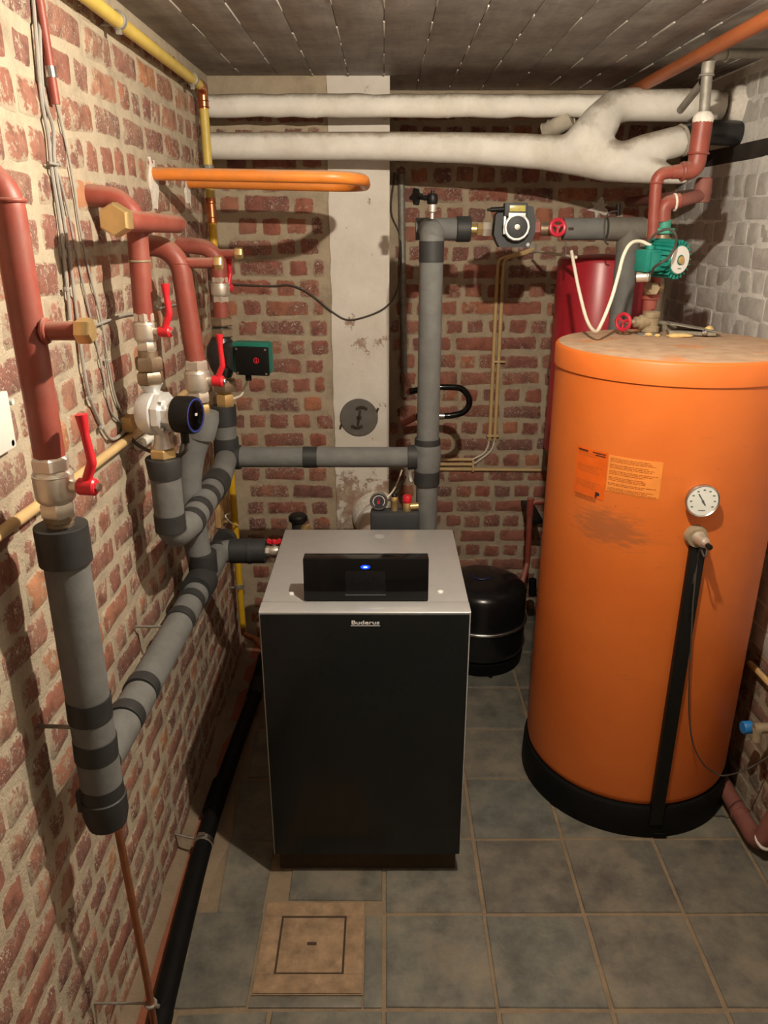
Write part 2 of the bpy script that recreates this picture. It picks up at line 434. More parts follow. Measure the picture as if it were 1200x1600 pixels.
class MB:
    def __init__(s):
        s.v = []; s.f = []

    def add(s, vs, fs):
        o = len(s.v); s.v += [V(x) for x in vs]; s.f += [tuple(i + o for i in f) for f in fs]
        return s

    def tube(s, pts, r, seg=14, caps=True):
        pts = [V(p) for p in pts]; n = len(pts)
        R = r if isinstance(r, (list, tuple)) else [r] * n
        T = []
        for i in range(n):
            t = (pts[min(i + 1, n - 1)] - pts[max(i - 1, 0)])
            T.append(t.normalized() if t.length > 1e-9 else V((0, 0, 1)))
        x, y, _ = frame(T[0]); vs = []; fs = []
        for i in range(n):
            if i:
                q = T[i - 1].rotation_difference(T[i]); x = q @ x
            x = (x - T[i] * x.dot(T[i])).normalized(); y = T[i].cross(x)
            for k in range(seg):
                a = 2 * math.pi * k / seg
                vs.append(pts[i] + (x * math.cos(a) + y * math.sin(a)) * R[i])
        for i in range(n - 1):
            for k in range(seg):
                a = i * seg + k; b = i * seg + (k + 1) % seg
                fs.append((a, b, b + seg, a + seg))
        if caps:
            fs.append(tuple(range(seg - 1, -1, -1))); fs.append(tuple((n - 1) * seg + k for k in range(seg)))
        return s.add(vs, fs)

    def lathe(s, prof, o, ax=(0, 0, 1), seg=24, ph=0.0, close=True):
        x, y, d = frame(ax); o = V(o); vs = []; fs = []
        for (r, h) in prof:
            for k in range(seg):
                a = 2 * math.pi * k / seg + ph
                vs.append(o + d * h + (x * math.cos(a) + y * math.sin(a)) * max(r, 1e-5))
        for i in range(len(prof) - 1):
            for k in range(seg):
                a = i * seg + k; b = i * seg + (k + 1) % seg
                fs.append((a, b, b + seg, a + seg))
        if close:
            fs.append(tuple(range(seg - 1, -1, -1))); fs.append(tuple((len(prof) - 1) * seg + k for k in range(seg)))
        return s.add(vs, fs)

    def hexnut(s, o, ax, r, h, ph=0.0, c=0.12):
        return s.lathe([(r * (1 - c), 0), (r, h * 0.15), (r, h * 0.85), (r * (1 - c), h)], o, ax, 6, ph)

    def cyl(s, a, b, r, seg=20, bev=0.0):
        a, b = V(a), V(b); h = (b - a).length
        pr = [(r, 0), (r, h)] if not bev else [(r - bev, 0), (r, bev), (r, h - bev), (r - bev, h)]
        return s.lathe(pr, a, b - a, seg)

    def ring(s, o, ax, R, r, seg=28, k=8):
        x, y, d = frame(ax); o = V(o); vs = []; fs = []
        for i in range(seg):
            a = 2 * math.pi * i / seg; e = x * math.cos(a) + y * math.sin(a)
            for j in range(k):
                b = 2 * math.pi * j / k
                vs.append(o + e * (R + r * math.cos(b)) + d * (r * math.sin(b)))
        for i in range(seg):
            for j in range(k):
                fs.append((i * k + j, ((i + 1) % seg) * k + j, ((i + 1) % seg) * k + (j + 1) % k, i * k + (j + 1) % k))
        return s.add(vs, fs)

    def box(s, c, size, bev=0.0, rot=None, seg=2):
        bm = bmesh.new(); bmesh.ops.create_cube(bm, size=1)
        bmesh.ops.scale(bm, vec=V(size), verts=bm.verts)
        if bev:
            bmesh.ops.bevel(bm, geom=bm.edges[:], offset=bev, segments=seg, affect='EDGES', profile=0.6)
        M = Matrix.Translation(V(c)) @ (rot.to_4x4() if rot else Matrix.Identity(4))
        bm.verts.index_update()
        s.add([M @ v.co for v in bm.verts], [tuple(v.index for v in f.verts) for f in bm.faces]); bm.free()
        return s

    def bb(s, lo, hi, bev=0.0):
        lo, hi = V(lo), V(hi); return s.box((lo + hi) / 2, hi - lo, bev)

    def prism(s, poly, o, ax, h, xdir=None):
        d = V(ax).normalized()
        x = V(xdir).normalized() if xdir else frame(ax)[0]
        y = d.cross(x); o = V(o); n = len(poly)
        vs = [o + x * p[0] + y * p[1] for p in poly] + [o + x * p[0] + y * p[1] + d * h for p in poly]
        fs = [tuple(range(n - 1, -1, -1)), tuple(range(n, 2 * n))] + [(i, (i + 1) % n, (i + 1) % n + n, i + n) for i in range(n)]
        return s.add(vs, fs)

    def mesh(s, name, off=V((0, 0, 0)), ang=38):
        me = bpy.data.meshes.new(name)
        me.from_pydata([tuple(p - off) for p in s.v], [], s.f)
        bm = bmesh.new(); bm.from_mesh(me); bmesh.ops.recalc_face_normals(bm, faces=bm.faces); bm.to_mesh(me); bm.free()
        me.polygons.foreach_set('use_smooth', [True] * len(me.polygons))
        me.set_sharp_from_angle(angle=math.radians(ang))
        return me


def link(name, me, mat, parent=None, loc=None):
    o = bpy.data.objects.new(name, me); COL.objects.link(o)
    if mat and me and not me.materials:
        me.materials.append(MATS[mat])
    if loc is not None:
        o.location = loc
    if parent:
        o.parent = parent
    return o


def tag(o, label=None, cat=None, group=None, kind=None):
    if label: o['label'] = label
    if cat: o['category'] = cat
    if group: o['group'] = group
    if kind: o['kind'] = kind
    return o


class Thing:
    def __init__(s, name, label, cat, loc, group=None):
        s.loc = V(loc)
        s.o = bpy.data.objects.new(name, None); COL.objects.link(s.o)
        s.o.empty_display_size = 0.05; s.o.location = s.loc
        tag(s.o, label, cat, group)

    def part(s, name, mb, mat, parent=None, label=None, ang=38):
        o = link(name, mb.mesh(name, s.loc, ang), mat, parent or s.o)
        if label: o['label'] = label
        return o


def solo(name, mb, mat, label, cat, loc, group=None, ang=38):
    o = link(name, mb.mesh(name, V(loc), ang), mat, None, V(loc))
    return tag(o, label, cat, group)


def struct(name, mb, mat, parent=None, loc=(0, 0, 0), ang=38):
    o = link(name, mb.mesh(name, V(loc), ang), mat, parent, V(loc) if not parent else None)
    if not parent: o['kind'] = 'structure'
    return o


def text_mb(s, size, o, xd, yd, sx=1.0, bold=0.0, align='CENTER'):
    cu = bpy.data.curves.new('t', 'FONT'); cu.body = s; cu.size = size; cu.align_x = align; cu.align_y = 'CENTER'
    cu.offset = bold; cu.extrude = 0.0004
    ob = bpy.data.objects.new('t', cu); COL.objects.link(ob)
    dg = bpy.context.evaluated_depsgraph_get(); dg.update()
    me = bpy.data.meshes.new_from_object(ob.evaluated_get(dg))
    xd, yd = V(xd).normalized(), V(yd).normalized(); zd = xd.cross(yd)
    mb = MB(); mb.add([V(o) + xd * v.co.x * sx + yd * v.co.y + zd * v.co.z for v in me.vertices], [tuple(p.vertices) for p in me.polygons])
    bpy.data.objects.remove(ob); bpy.data.meshes.remove(me); bpy.data.curves.remove(cu)
    return mb


# ------------------------------------------------------------ brick walls
def brick_mesh(L, H, seed, prot=0.005, jit=0.0035, rim=-0.0022):
    rnd = random.Random(seed)
    c = 0.008
    hx, hz = L / 2, H / 2
    base = [(-hx + c, -hz), (0, -hz), (hx - c, -hz), (hx, -hz + c), (hx, hz - c), (hx - c, hz), (0, hz), (-hx + c, hz), (-hx, hz - c), (-hx, -hz + c)]
    out = [(x + rnd.uniform(-jit, jit), z + rnd.uniform(-jit, jit)) for x, z in base]
    n = len(out); ins = 0.011
    inn = [(x * (hx - ins) / hx + rnd.uniform(-jit, jit), z * (hz - ins) / hz + rnd.uniform(-jit, jit)) for x, z in out]
    tl = rnd.uniform(-0.002, 0.002)
    vs = [(x, -0.012, z) for x, z in out] + [(x, rim, z) for x, z in out] + \
         [(x, prot + rnd.uniform(-0.0012, 0.0012) + tl * x / hx, z) for x, z in inn] + [(0, prot + 0.001, 0)]
    fs = []
    for i in range(n):
        j = (i + 1) % n
        fs += [(i, j, j + n, i + n), (i + n, j + n, j + 2 * n, i + 2 * n), (i + 2 * n, j + 2 * n, 3 * n)]
    ed = [0.0] * (2 * n) + [0.85] * n + [1.0]
    return vs, fs, ed


def mk_brick(L, H, seed, prot, jit, rim):
    vs, fs, ed = brick_mesh(L, H, seed, prot, jit, rim)
    me = bpy.data.meshes.new('brick'); me.from_pydata(vs, [], fs)
    bm = bmesh.new(); bm.from_mesh(me); bmesh.ops.recalc_face_normals(bm, faces=bm.faces); bm.to_mesh(me); bm.free()
    a = me.attributes.new('edge', 'FLOAT', 'POINT'); a.data.foreach_set('value', ed)
    me.polygons.foreach_set('use_smooth', [True] * len(me.polygons))
    me.set_sharp_from_angle(angle=math.radians(50))
    return me


COURSE = 0.0842
BL, BH, HH = 0.194, 0.0725, 0.0885    # stretcher length, brick height, header length


def brick_set(mat, prot=0.005, jit=0.0035, rim=-0.0022, grow=0.0):
    S = [mk_brick(BL + grow, BH + grow, 100 + i, prot, jit, rim) for i in range(7)]
    Hd = [mk_brick(HH + grow, BH + grow, 200 + i, prot, jit, rim) for i in range(7)]
    Q = [mk_brick(0.052 + grow, BH + grow, 300 + i, prot, jit, rim) for i in range(3)]
    for m_ in S + Hd + Q: m_.materials.append(MATS[mat])
    return S, Hd, Q


def lay(wall, sets, org, along, out, length, height, z0, first, seed, skip=None, cap=300, mixed=0.0, cull=None):
    """English bond laid on a wall plane; the bricks that show largest become single parts, the rest one part."""
    rnd = random.Random(seed)
    along, out = V(along).normalized(), V(out).normalized()
    up = V((0, 0, 1))
    M3 = Matrix((along, out, up)).transposed()
    todo = []
    k = 0; z = z0
    while z < height - 0.03:
        stret = (k + first) % 2 == 0
        s = -rnd.uniform(0.02, 0.10) if stret else -rnd.uniform(0.0, 0.06)
        while s < length:
            r = rnd.random()
            is_s = stret if r > mixed else not stret
            L = BL if is_s else HH
            room = length - s
            if room < L + 0.004:
                if room > 0.085 and L > 0.1: L = HH
                elif room > 0.055: L = 0.052
                else: break
            c = s + L / 2
            if c - L / 2 > -0.002 or s > 0:
                p = V(org) + along * c + up * (z + rnd.uniform(-0.004, 0.004)) + out * rnd.uniform(-0.0015, 0.002)
                todo.append((p, L, rnd.randint(0, 999), rnd.uniform(-0.022, 0.022)))
            elif s + L > 0.055:
                cc = (s + L) / 2; LL = 0.052 if (s + L) < 0.09 else HH
                todo.append((V(org) + along * (s + L - LL / 2) + up * z, LL, rnd.randint(0, 999), 0.0))
            s += L + 0.0125 + rnd.uniform(-0.003, 0.005)
        z += COURSE; k += 1
    vis = []; rest = []
    for t in todo:
        if skip and skip(t[0]): continue
        q = proj(t[0])
        ok = q and -25 < q[0] < 1225 and -25 < q[1] < 1625
        ar = 0
        if ok and not (cull and cull(q)):
            ar = t[1] / q[2] ** 2 * abs(out.dot((t[0] - EYE).normalized()))
        (vis if ar > 0 else rest).append((ar, t))
    vis.sort(key=lambda a: -a[0])
    rest += vis[cap:]; vis = vis[:cap]

    def pick(L, sd):
        S, Hd, Q = sets(todo_p) if callable(sets) else sets
        pool = S if L > 0.15 else (Hd if L > 0.07 else Q)
        return pool[sd % len(pool)]
    for ar, (p, L, sd, rz) in vis:
        todo_p = p
        me = pick(L, sd)
        o = bpy.data.objects.new('brick', me); COL.objects.link(o); o.parent = wall
        o.matrix_local = Matrix.Translation(p - wall.location) @ M3.to_4x4() @ Matrix.Rotation(rz, 4, 'Y')
    groups = {}
    for ar, (p, L, sd, rz) in rest:
        todo_p = p
        me = pick(L, sd)
        groups.setdefault(me.materials[0].name, []).append((p, me, rz))
    for mn, lst in groups.items():
        vs, fs, ed = [], [], []
        for p, me, rz in lst:
            M = Matrix.Translation(p - wall.location) @ M3.to_4x4() @ Matrix.Rotation(rz, 4, 'Y')
            o = len(vs)
            vs += [tuple(M @ v.co) for v in me.vertices]
            fs += [tuple(i + o for i in f.vertices) for f in me.polygons]
            ed += [a.value for a in me.attributes['edge'].data]
        me2 = bpy.data.meshes.new('brickwork'); me2.from_pydata(vs, [], fs)
        a = me2.attributes.new('edge', 'FLOAT', 'POINT'); a.data.foreach_set('value', ed)
        me2.materials.append(MATS[mn])
        o = bpy.data.objects.new('brickwork', me2); COL.objects.link(o); o.parent = wall; o['kind'] = 'stuff'


def grid(o, ax, ay, nx, ny, amp, seed, thick):
    """slab whose face is gently uneven; thick goes to the back"""
    rnd = random.Random(seed)
    o, ax, ay = V(o), V(ax), V(ay); n = ax.cross(ay).normalized()
    mb = MB(); vs = []; fs = []
    for j in range(ny + 1):
        for i in range(nx + 1):
            e = 0 if i in (0, nx) or j in (0, ny) else rnd.uniform(-amp, amp)
            vs.append(o + ax * (i / nx) + ay * (j / ny) + n * e)
    m = len(vs)
    vs += [o - n * thick, o + ax - n * thick, o + ax + ay - n * thick, o + ay - n * thick]
    for j in range(ny):
        for i in range(nx):
            a = j * (nx + 1) + i
            fs.append((a, a + 1, a + nx + 2, a + nx + 1))
    c = [0, nx, (ny + 1) * (nx + 1) - 1, ny * (nx + 1)]
    fs.append((m + 3, m + 2, m + 1, m))
    fs.append(tuple(list(range(0, nx + 1)) + [m + 1, m])[::-1])
    fs.append(tuple([ny * (nx + 1) + i for i in range(nx, -1, -1)] + [m + 3, m + 2])[::-1])
    fs.append(tuple([j * (nx + 1) + nx for j in range(ny + 1)] + [m + 2, m + 1])[::-1])
    fs.append(tuple([j * (nx + 1) for j in range(ny, -1, -1)] + [m, m + 3])[::-1])
    mb.add(vs, fs)
    return mb


SET_L = brick_set('brick', 0.0035, 0.004)
SET_B = brick_set('brick_back', 0.004, 0.003)
SET_D = brick_set('brick_damp', 0.0025, 0.003, -0.001)
SET_W = brick_set('brick_white', 0.0035, 0.0022, 0.0012, 0.003)

TC = V((0.928, 2.485, 0)); TR = 0.367; TT = 1.642      # storage tank axis, radius, top


# left wall
wl = struct('wall_left', grid((XL, YF, 0), (0, YB1 - YF, 0), (0, 0, ZC), 60, 30, 0.002, 1, 0.15), 'mortar', ang=60)
lay(wl, SET_L, (XL, YB1, 0), (0, -1, 0), (1, 0, 0), 3.3, ZC, 0.045, 0, 11, mixed=0.06)
# chimney breast (left half of the far wall) with its plastered flue strip
wb = struct('wall_back_left', grid((XL, YB1, 0), (XS - XL, 0, 0), (0, 0, ZC), 16, 40, 0.0015, 2, 0.36), 'mortar_back', ang=60)
lay(wb, SET_B, (XL, YB1, 0), (1, 0, 0), (0, -1, 0), 0.475, ZC - 0.10, 0.055, 0, 12, mixed=0.25)
fl = MB()
rnd = random.Random(5)
XA, XB = -0.228, XS + 0.003
lft = []; rgt = []
nn = 34
for i in range(nn + 1):
    z = 0.60 + (ZC - 0.60) * i / nn
    lft.append((XA + rnd.uniform(-0.004, 0.003), z)); rgt.append((XB, z))
poly = lft + rgt[::-1]
fl.prism([(x, z) for x, z in poly], (0, YB1 + 0.002, 0), (0, -1, 0), 0.010, xdir=(1, 0, 0))
for v in fl.v: pass
struct('flue_plaster', fl, 'plaster', wb)
# lintel strip of grey render under the ceiling on the left
struct('render_band', MB().bb((XL, YB1 - 0.006, ZC - 0.115), (XA, YB1 + 0.01, ZC), 0.002), 'mortar_back', wb)
# recessed right half of the far wall
wr2 = struct('wall_back_right', grid((XS - 0.02, YB2, 0), (XR - XS + 0.02, 0, 0), (0, 0, ZC), 30, 40, 0.0015, 3, 0.15), 'mortar_back', ang=60)
lay(wr2, SET_B, (XS, YB2, 0), (1, 0, 0), (0, -1, 0), XR - XS, ZC, 0.02, 1, 13, mixed=0.03)
# right wall: white paint above, bare damp brick low down
wr = struct('wall_right', grid((XR, YB2, 0), (0, YF - YB2, 0), (0, 0, 0.62), 50, 10, 0.002, 4, 0.15), 'mortar_damp', ang=60)
struct('paint_coat', grid((XR - 0.001, YB2, 0.60), (0, YF - YB2, 0), (0, 0, ZC - 0.60), 60, 28, 0.003, 5, 0.1), 'mortar_white', wr, ang=60)
ZB = (2.215, 2.285)


def rset(p):
    return SET_W if p.z > 0.60 + 0.05 * math.sin(p.y * 7) else SET_D


todo_p = None
lay(wr, rset, (XR, YB2, 0), (0, -1, 0), (-1, 0, 0), 3.4, ZC, 0.03, 0, 14, skip=lambda p: abs(p.z - 2.25) < 0.06, mixed=0.04)
struct('dark_strip', MB().bb((XR - 0.004, 1.2, 2.222), (XR + 0.05, YB2, 2.282), 0.004), 'strip_dark', wr)  # level dark strip set into the right wall
# wall behind the photographer
struct('wall_front', MB().bb((XL - 0.2, YF - 0.15, 0), (XR + 0.2, YF, ZC)), 'mortar')

# ceiling: board-marked concrete
ce = struct('ceiling', MB().bb((XL - 0.1, YF - 0.1, ZC + 0.003), (XR + 0.1, YB2 + 0.1, ZC + 0.15)), 'ceiling')
rnd = random.Random(9)
for i in range(15):
    x0 = -0.67 - 0.03 + 0.14 * i; x1 = x0 + 0.14
    if i == 0: x0 = XL
    x1 = min(x1, XR)
    h = rnd.uniform(0.0014, 0.0026)
    mb = MB().bb((x0 + 0.0012, YF, ZC - h), (x1 - 0.0012, YB2, ZC + 0.004), 0.0012)
    struct('board_panel', mb, 'ceiling', ce)
    if 1 <= i:                                    # broken fin of grout squeezed between two boards
        y = rnd.uniform(1.0, 1.6); fm = MB()
        while y < YB2:
            l = rnd.uniform(0.02, 0.22)
            hh = rnd.uniform(0.0006, 0.003)
            wd = rnd.uniform(.0012, .0032)
            fm.bb((x0 - wd, y, ZC - 0.0035 - hh), (x0 + wd, min(y + l, YB2), ZC), 0.001)
            y += l + rnd.uniform(0.02, 0.35)
        struct('grout_fin', fm, 'fin', ce)

# ------------------------------------------------------------ floor
fo = struct('floor', MB().bb((XL - 0.1, YF - 0.1, -0.12), (XR + 0.1, YB2 + 0.1, -0.004)), 'grout')
rnd = random.Random(21)
TP = 0.31
for ix in range(-2, 5):
    for iy in range(-3, 13):
        x0, x1 = ix * TP + 0.006, (ix + 1) * TP - 0.006
        y0, y1 = -0.07 + iy * TP + 0.006, -0.07 + (iy + 1) * TP - 0.006
        x1 = min(x1, XR - 0.004); y1 = min(y1, YB2 - 0.01)
        if ix == -2:
            x0 += 0.03 + rnd.uniform(0, 0.06)
        if iy == 5 and ix == -1: continue                # replaced by the inspection cover
        if iy == 5 and ix == -2: x1 = -0.378
        if iy == 6 and ix == -1: y0 = 1.842
        if iy == 6 and ix == -2: x1 = -0.378
        h = rnd.uniform(-0.0012, 0.0012)
        j = lambda: rnd.uniform(-0.0025, 0.0025)
        if ix == -2:
            j = lambda: rnd.uniform(-0.012, 0.012)
        vs = [V((x0 + j(), y0 + j(), h)), V((x1 + j() * .3, y0 + j(), h)), V((x1 + j() * .3, y1 + j(), h)), V((x0 + j(), y1 + j(), h))]
        c = sum(vs, V()) / 4
        mb = MB()
        top = [c + (v - c) * 0.985 for v in vs]
        low = [V((v.x, v.y, -0.006)) for v in vs]; mid = [V((v.x, v.y, h - 0.0025)) for v in vs]
        mb.add(low + mid + top, [(0, 1, 5, 4), (1, 2, 6, 5), (2, 3, 7, 6), (3, 0, 4, 7), (4, 5, 9, 8), (5, 6, 10, 9), (6, 7, 11, 10), (7, 4, 8, 11), (8, 9, 10, 11)])
        struct('tile', mb, 'tile', fo, ang=20)
struct('tile', MB().bb((-0.056, 1.486, -0.006), (-0.006, 1.784, 0.0), 0.002), 'tile', fo)
struct('tile', MB().bb((-0.37, 1.486, -0.006), (-0.06, 1.519, 0.0005), 0.002), 'tile', fo)
# earthy screed along the left wall with a red painted strip
mb = MB(); rnd = random.Random(3); n = 46; vs = []; fs = []
for i in range(n + 1):
    y = -0.5 + (YB1 + 0.5) * i / n
    vs += [V((XL, y, 0.035 + rnd.uniform(-.012, .012))), V((XL + 0.03 + rnd.uniform(-.012, .012), y, 0.022 + rnd.uniform(-.01, .01))),
           V((XL + 0.085 + rnd.uniform(-.012, .012), y, 0.005)), V((XL + 0.165 + rnd.uniform(-.03, .03), y, -0.006))]
for i in range(n):
    for k in range(3):
        a = i * 4 + k; fs.append((a, a + 1, a + 5, a + 4))
mb.add(vs, fs); struct('screed_fillet', mb, 'earth', fo, ang=60)
mb = MB(); vs = []; fs = []
for i in range(n + 1):
    y = -0.5 + (YB1 + 0.5) * i / n
    vs += [V((XL + 0.045, y, 0.021)), V((XL + 0.095 + rnd.uniform(-.012, .012), y, 0.0075)), V((XL + 0.105, y, -0.006))]
for i in range(n):
    for k in range(2):
        a = i * 3 + k; fs.append((a, a + 1, a + 4, a + 3))
mb.add(vs, fs); struct('painted_strip', mb, 'red_screed', fo, ang=60)

# inspection cover
t = Thing('inspection_cover', 'square rusty brown inspection cover set in the floor before the boiler', 'manhole cover', (-0.213, 1.678, 0))
mb = MB()
a0, a1, b0, b1 = -0.365, -0.062, 1.526, 1.830; c0, c1, d0, d1 = -0.314, -0.115, 1.584, 1.780
for lo, hi in (((a0, b0), (a1, d0)), ((a0, d1), (a1, b1)), ((a0, d0), (c0, d1)), ((c1, d0), (a1, d1))):
    mb.bb((lo[0], lo[1], -0.004), (hi[0], hi[1], 0.003), 0.0015)
t.part('frame', mb, 'cover_rust')
t.part('recess', MB().bb((c0 - .001, d0 - .001, -0.0045), (c1 + .001, d1 + .001, 0.0008)), 'gap_dark', label='dark strip coloured as the shaded gap around the lid')  # flush dark strip; the shade of the lid gap is put into its colour
lid = t.part('lid', MB().bb((c0 + 0.006, d0 + 0.006, -0.003), (c1 - 0.006, d1 - 0.006, 0.0015), 0.001), 'cover_rust')
t.part('finger_hole', MB().bb((-0.228, 1.678, 0.001), (-0.200, 1.688, 0.0026)), 'gap_dark', lid)
t.part('rim', MB().bb((a0 - 0.004, b0 - 0.004, -0.004), (a1 + 0.004, b1 + 0.004, -0.0005)), 'grout')

# ------------------------------------------------------------ ceiling lamp (just above the frame)
t = Thing('ceiling_lamp', 'bare bulb holder screwed to the concrete ceiling above the boiler', 'lamp', (LAMP.x, LAMP.y, ZC - 0.005))
t.part('rose', MB().lathe([(0.05, 0), (0.048, -0.015), (0.03, -0.028)], (LAMP.x, LAMP.y, ZC - 0.005), seg=24), 'white_plastic')
t.part('holder', MB().lathe([(0.022, 0), (0.022, -0.05), (0.018, -0.075)], (LAMP.x, LAMP.y, ZC - 0.03), seg=20), 'black_plastic')
pl = bpy.data.lights.new('bulb_light', 'POINT'); pl.energy = LAMP_POWER; pl.color = LAMP_COL; pl.shadow_soft_size = 0.02
po = bpy.data.objects.new('bulb_light', pl); COL.objects.link(po); po.parent = t.o; po.location = LAMP - t.loc


# ------------------------------------------------------------ plumbing helpers
def band(t, parent, p, d, r, ln, mat='tape', name='tape_band'):
    d = V(d).normalized(); p = V(p)
    return t.part(name, MB().lathe([(r - .004, -ln / 2), (r - .0004, -ln / 2), (r, -ln / 2 + .0008), (r, ln / 2 - .0008), (r - .0004, ln / 2), (r - .004, ln / 2)], p, d, 28), mat, parent, ang=25)


def ball_valve(p0, p1, r, label, lever=None, face=(1, 0, 0), metal='nickel', lev_len=0.12, lmat='lever_red'):
    """ball valve on an upright pipe between p0 (low) and p1 (high) with a lever on a side stem"""
    p0, p1 = V(p0), V(p1); ax = (p1 - p0); h = ax.length; ax.normalize(); face = V(face).normalized()
    t = Thing('ball_valve', label, 'valve', p0)
    b = t.part('body', MB().lathe([(r * .8, h * .24), (r * .97, h * .30), (r * 1.02, h * .36), (r * 1.02, h * .68), (r * .97, h * .74), (r * .8, h * .78)], p0, ax, 28), metal)
    t.part('hex_end', MB().hexnut(p0, ax, r * 0.92, h * 0.27, 0.3), metal)
    t.part('hex_end', MB().hexnut(p0 + ax * h * .76, ax, r * 0.98, h * 0.24, 0.3), metal)
    t.part('rim', MB().ring(p0 + ax * h * .70, ax, r * 0.98, r * .06), metal, b)
    c = p0 + ax * h * .52
    if lever:
        st = r + 0.010
        t.part('stem', MB().cyl(c + face * r * .8, c + face * (st + .006), r * .34, 14), metal)
        e = c + face * (st + 0.018)
        up = V(lever).normalized()
        mb = MB().cyl(c + face * (st + .002), c + face * (st + 0.036), r * .46, 18, .003)
        side = face
        path = fillet([e + up * 0.004, e + up * 0.018 + side * 0.004, e + up * 0.045 + side * 0.016, e + up * lev_len * .75 + side * 0.010, e + up * lev_len + side * .008], .02, 4)
        rad = []
        for q_ in path:
            f_ = (q_ - e).dot(up) / lev_len
            rad.append(.0088 if f_ < .3 else (.0088 - .0022 * (f_ - .3) / .4 if f_ < .7 else .0066 + .0044 * (f_ - .7) / .3))
        mb2 = MB().tube(path, rad, 10)
        hd = t.part('lever', mb, lmat)
        t.part('grip', mb2, lmat, hd)
        t.part('screw', MB().hexnut(c + face * (st + .035), face, r * .24, .008), 'steel', hd)
    return t


XP = -0.584        # axis of the pipework along the left wall
RI = 0.040         # radius of the foam sleeves
RR = 0.0255        # radius of the red steel pipes


def zat(v, Y): return PY(600, v, Y).z
def yat(u, v, X=XP): return PX(u, v, X).y


# ---- nearest riser
Y1 = 1.29
z_v1 = zat(712, Y1)
t = Thing('red_riser_pipe', 'thick red painted riser pipe nearest the camera, with capped side branch', 'pipe', (XP, Y1, z_v1))
top = V((XP, Y1, zat(268, Y1)))
pm = t.part('pipe', MB().tube(fillet([(XP, Y1, z_v1 - 0.02), (XP - 0.004, Y1, top.z), (XL - 0.02, Y1, top.z + 0.01)], 0.06, 9), RR + .001, 22), 'red_steel')
t.part('weld_ring', MB().ring((XP - .004, Y1, zat(313, Y1)), (0, 0, 1), RR + .001, 0.0035), 'red_steel', pm)
zb = zat(517, Y1)
t.part('side_branch', MB().cyl((XP, Y1, zb), (XP + 0.088, Y1, zb), 0.0155, 18), 'red_steel')
t.part('weld_ring', MB().ring((XP + RR + .001, Y1, zb), (1, 0, 0), 0.017, 0.005), 'red_steel')
t.part('brass_cap', MB().hexnut((XP + 0.078, Y1, zb), (1, 0, 0), 0.0215, 0.026, .2), 'brass', label='brass hexagonal end cap')
ball_valve((XP, Y1, zat(806, Y1)), (XP, Y1, z_v1), 0.034, 'large nickel ball valve with red lever under the nearest riser', (0, 0, 1), (1, -0.15, 0), lev_len=.13)
z_i1 = zat(822, Y1)
t = Thing('insulated_pipe', 'thick grey foam insulated drop pipe nearest the camera', 'pipe', (XP, Y1, 0.81))
t.part('union', MB().lathe([(0.024, 0), (0.024, .02), (.021, .022), (.021, .05)], (XP, Y1, z_i1 - .012), (0, 0, 1), 12).hexnut((XP, Y1, z_i1 + .008), (0, 0, 1), .027, .018), 'old_brass')
sl = t.part('foam_sleeve', MB().tube([(XP, Y1, 0.84), (XP, Y1, z_i1 - 0.004)], [RI + .002, RI], 28), 'foam')
band(t, sl, (XP, Y1, z_i1 - 0.034), (0, 0, 1), RI + .007, .072, name='end_collar')
for vv, ln in ((1104, .05), (1166, .048)):
    band(t, sl, (XP, Y1, zat(vv, Y1)), (0.04, 0, 1), RI + .003, ln)
t.part('end_collar', MB().lathe([(0.030, -0.045), (0.040, -0.04), (RI + .006, -.012), (RI + .006, .03), (RI + .003, .032), (RI + .003, .062)], (XP, Y1, .858), (0, 0, 1), 24), 'tape', sl)
t.part('loose_flap', MB().box((XP - .042, Y1 - .014, .885), (.014, .018, .05), .004), 'tape', sl)
t.part('bracket_rod', MB().cyl((XL, Y1 + .005, 1.055), (XP - .02, Y1, 1.055), .0045, 10), 'zinc')
# copper drain below
zt = 0.828
pc = [(XP + .018, Y1, zt), (XP + .018, Y1 + .01, .70), (XP + .020, Y1 + .03, .30), (XP + .020, Y1 + .035, 0.01)]
t = Thing('copper_drain_pipe', 'thin copper drain pipe dropping to the floor beside the left wall', 'pipe', (XP + .02, Y1 + .035, .0))
t.part('pipe', MB().tube(smooth_pts(pc, 4), .0085, 14), 'copper_dull')
t.part('fitting', MB().lathe([(.0115, 0), (.0115, -.03), (.0095, -.034)], (XP + .018, Y1, zt + .004), (0, 0, 1), 18).ring((XP + .018, Y1, zt - .026), (0, 0, 1), .0112, .0018), 'copper')
q = V((XP + .020, Y1 + .032, .235))
t.part('pipe_clip', MB().ring(q, (0, 0, 1), .0115, .004).cyl(q + V((.010, -.004, 0)), q + V((.022, -.008, 0)), .005, 8), 'zinc')
t.part('clip_screw', MB().cyl(q, (XL, q.y, q.z), .003, 8), 'zinc')

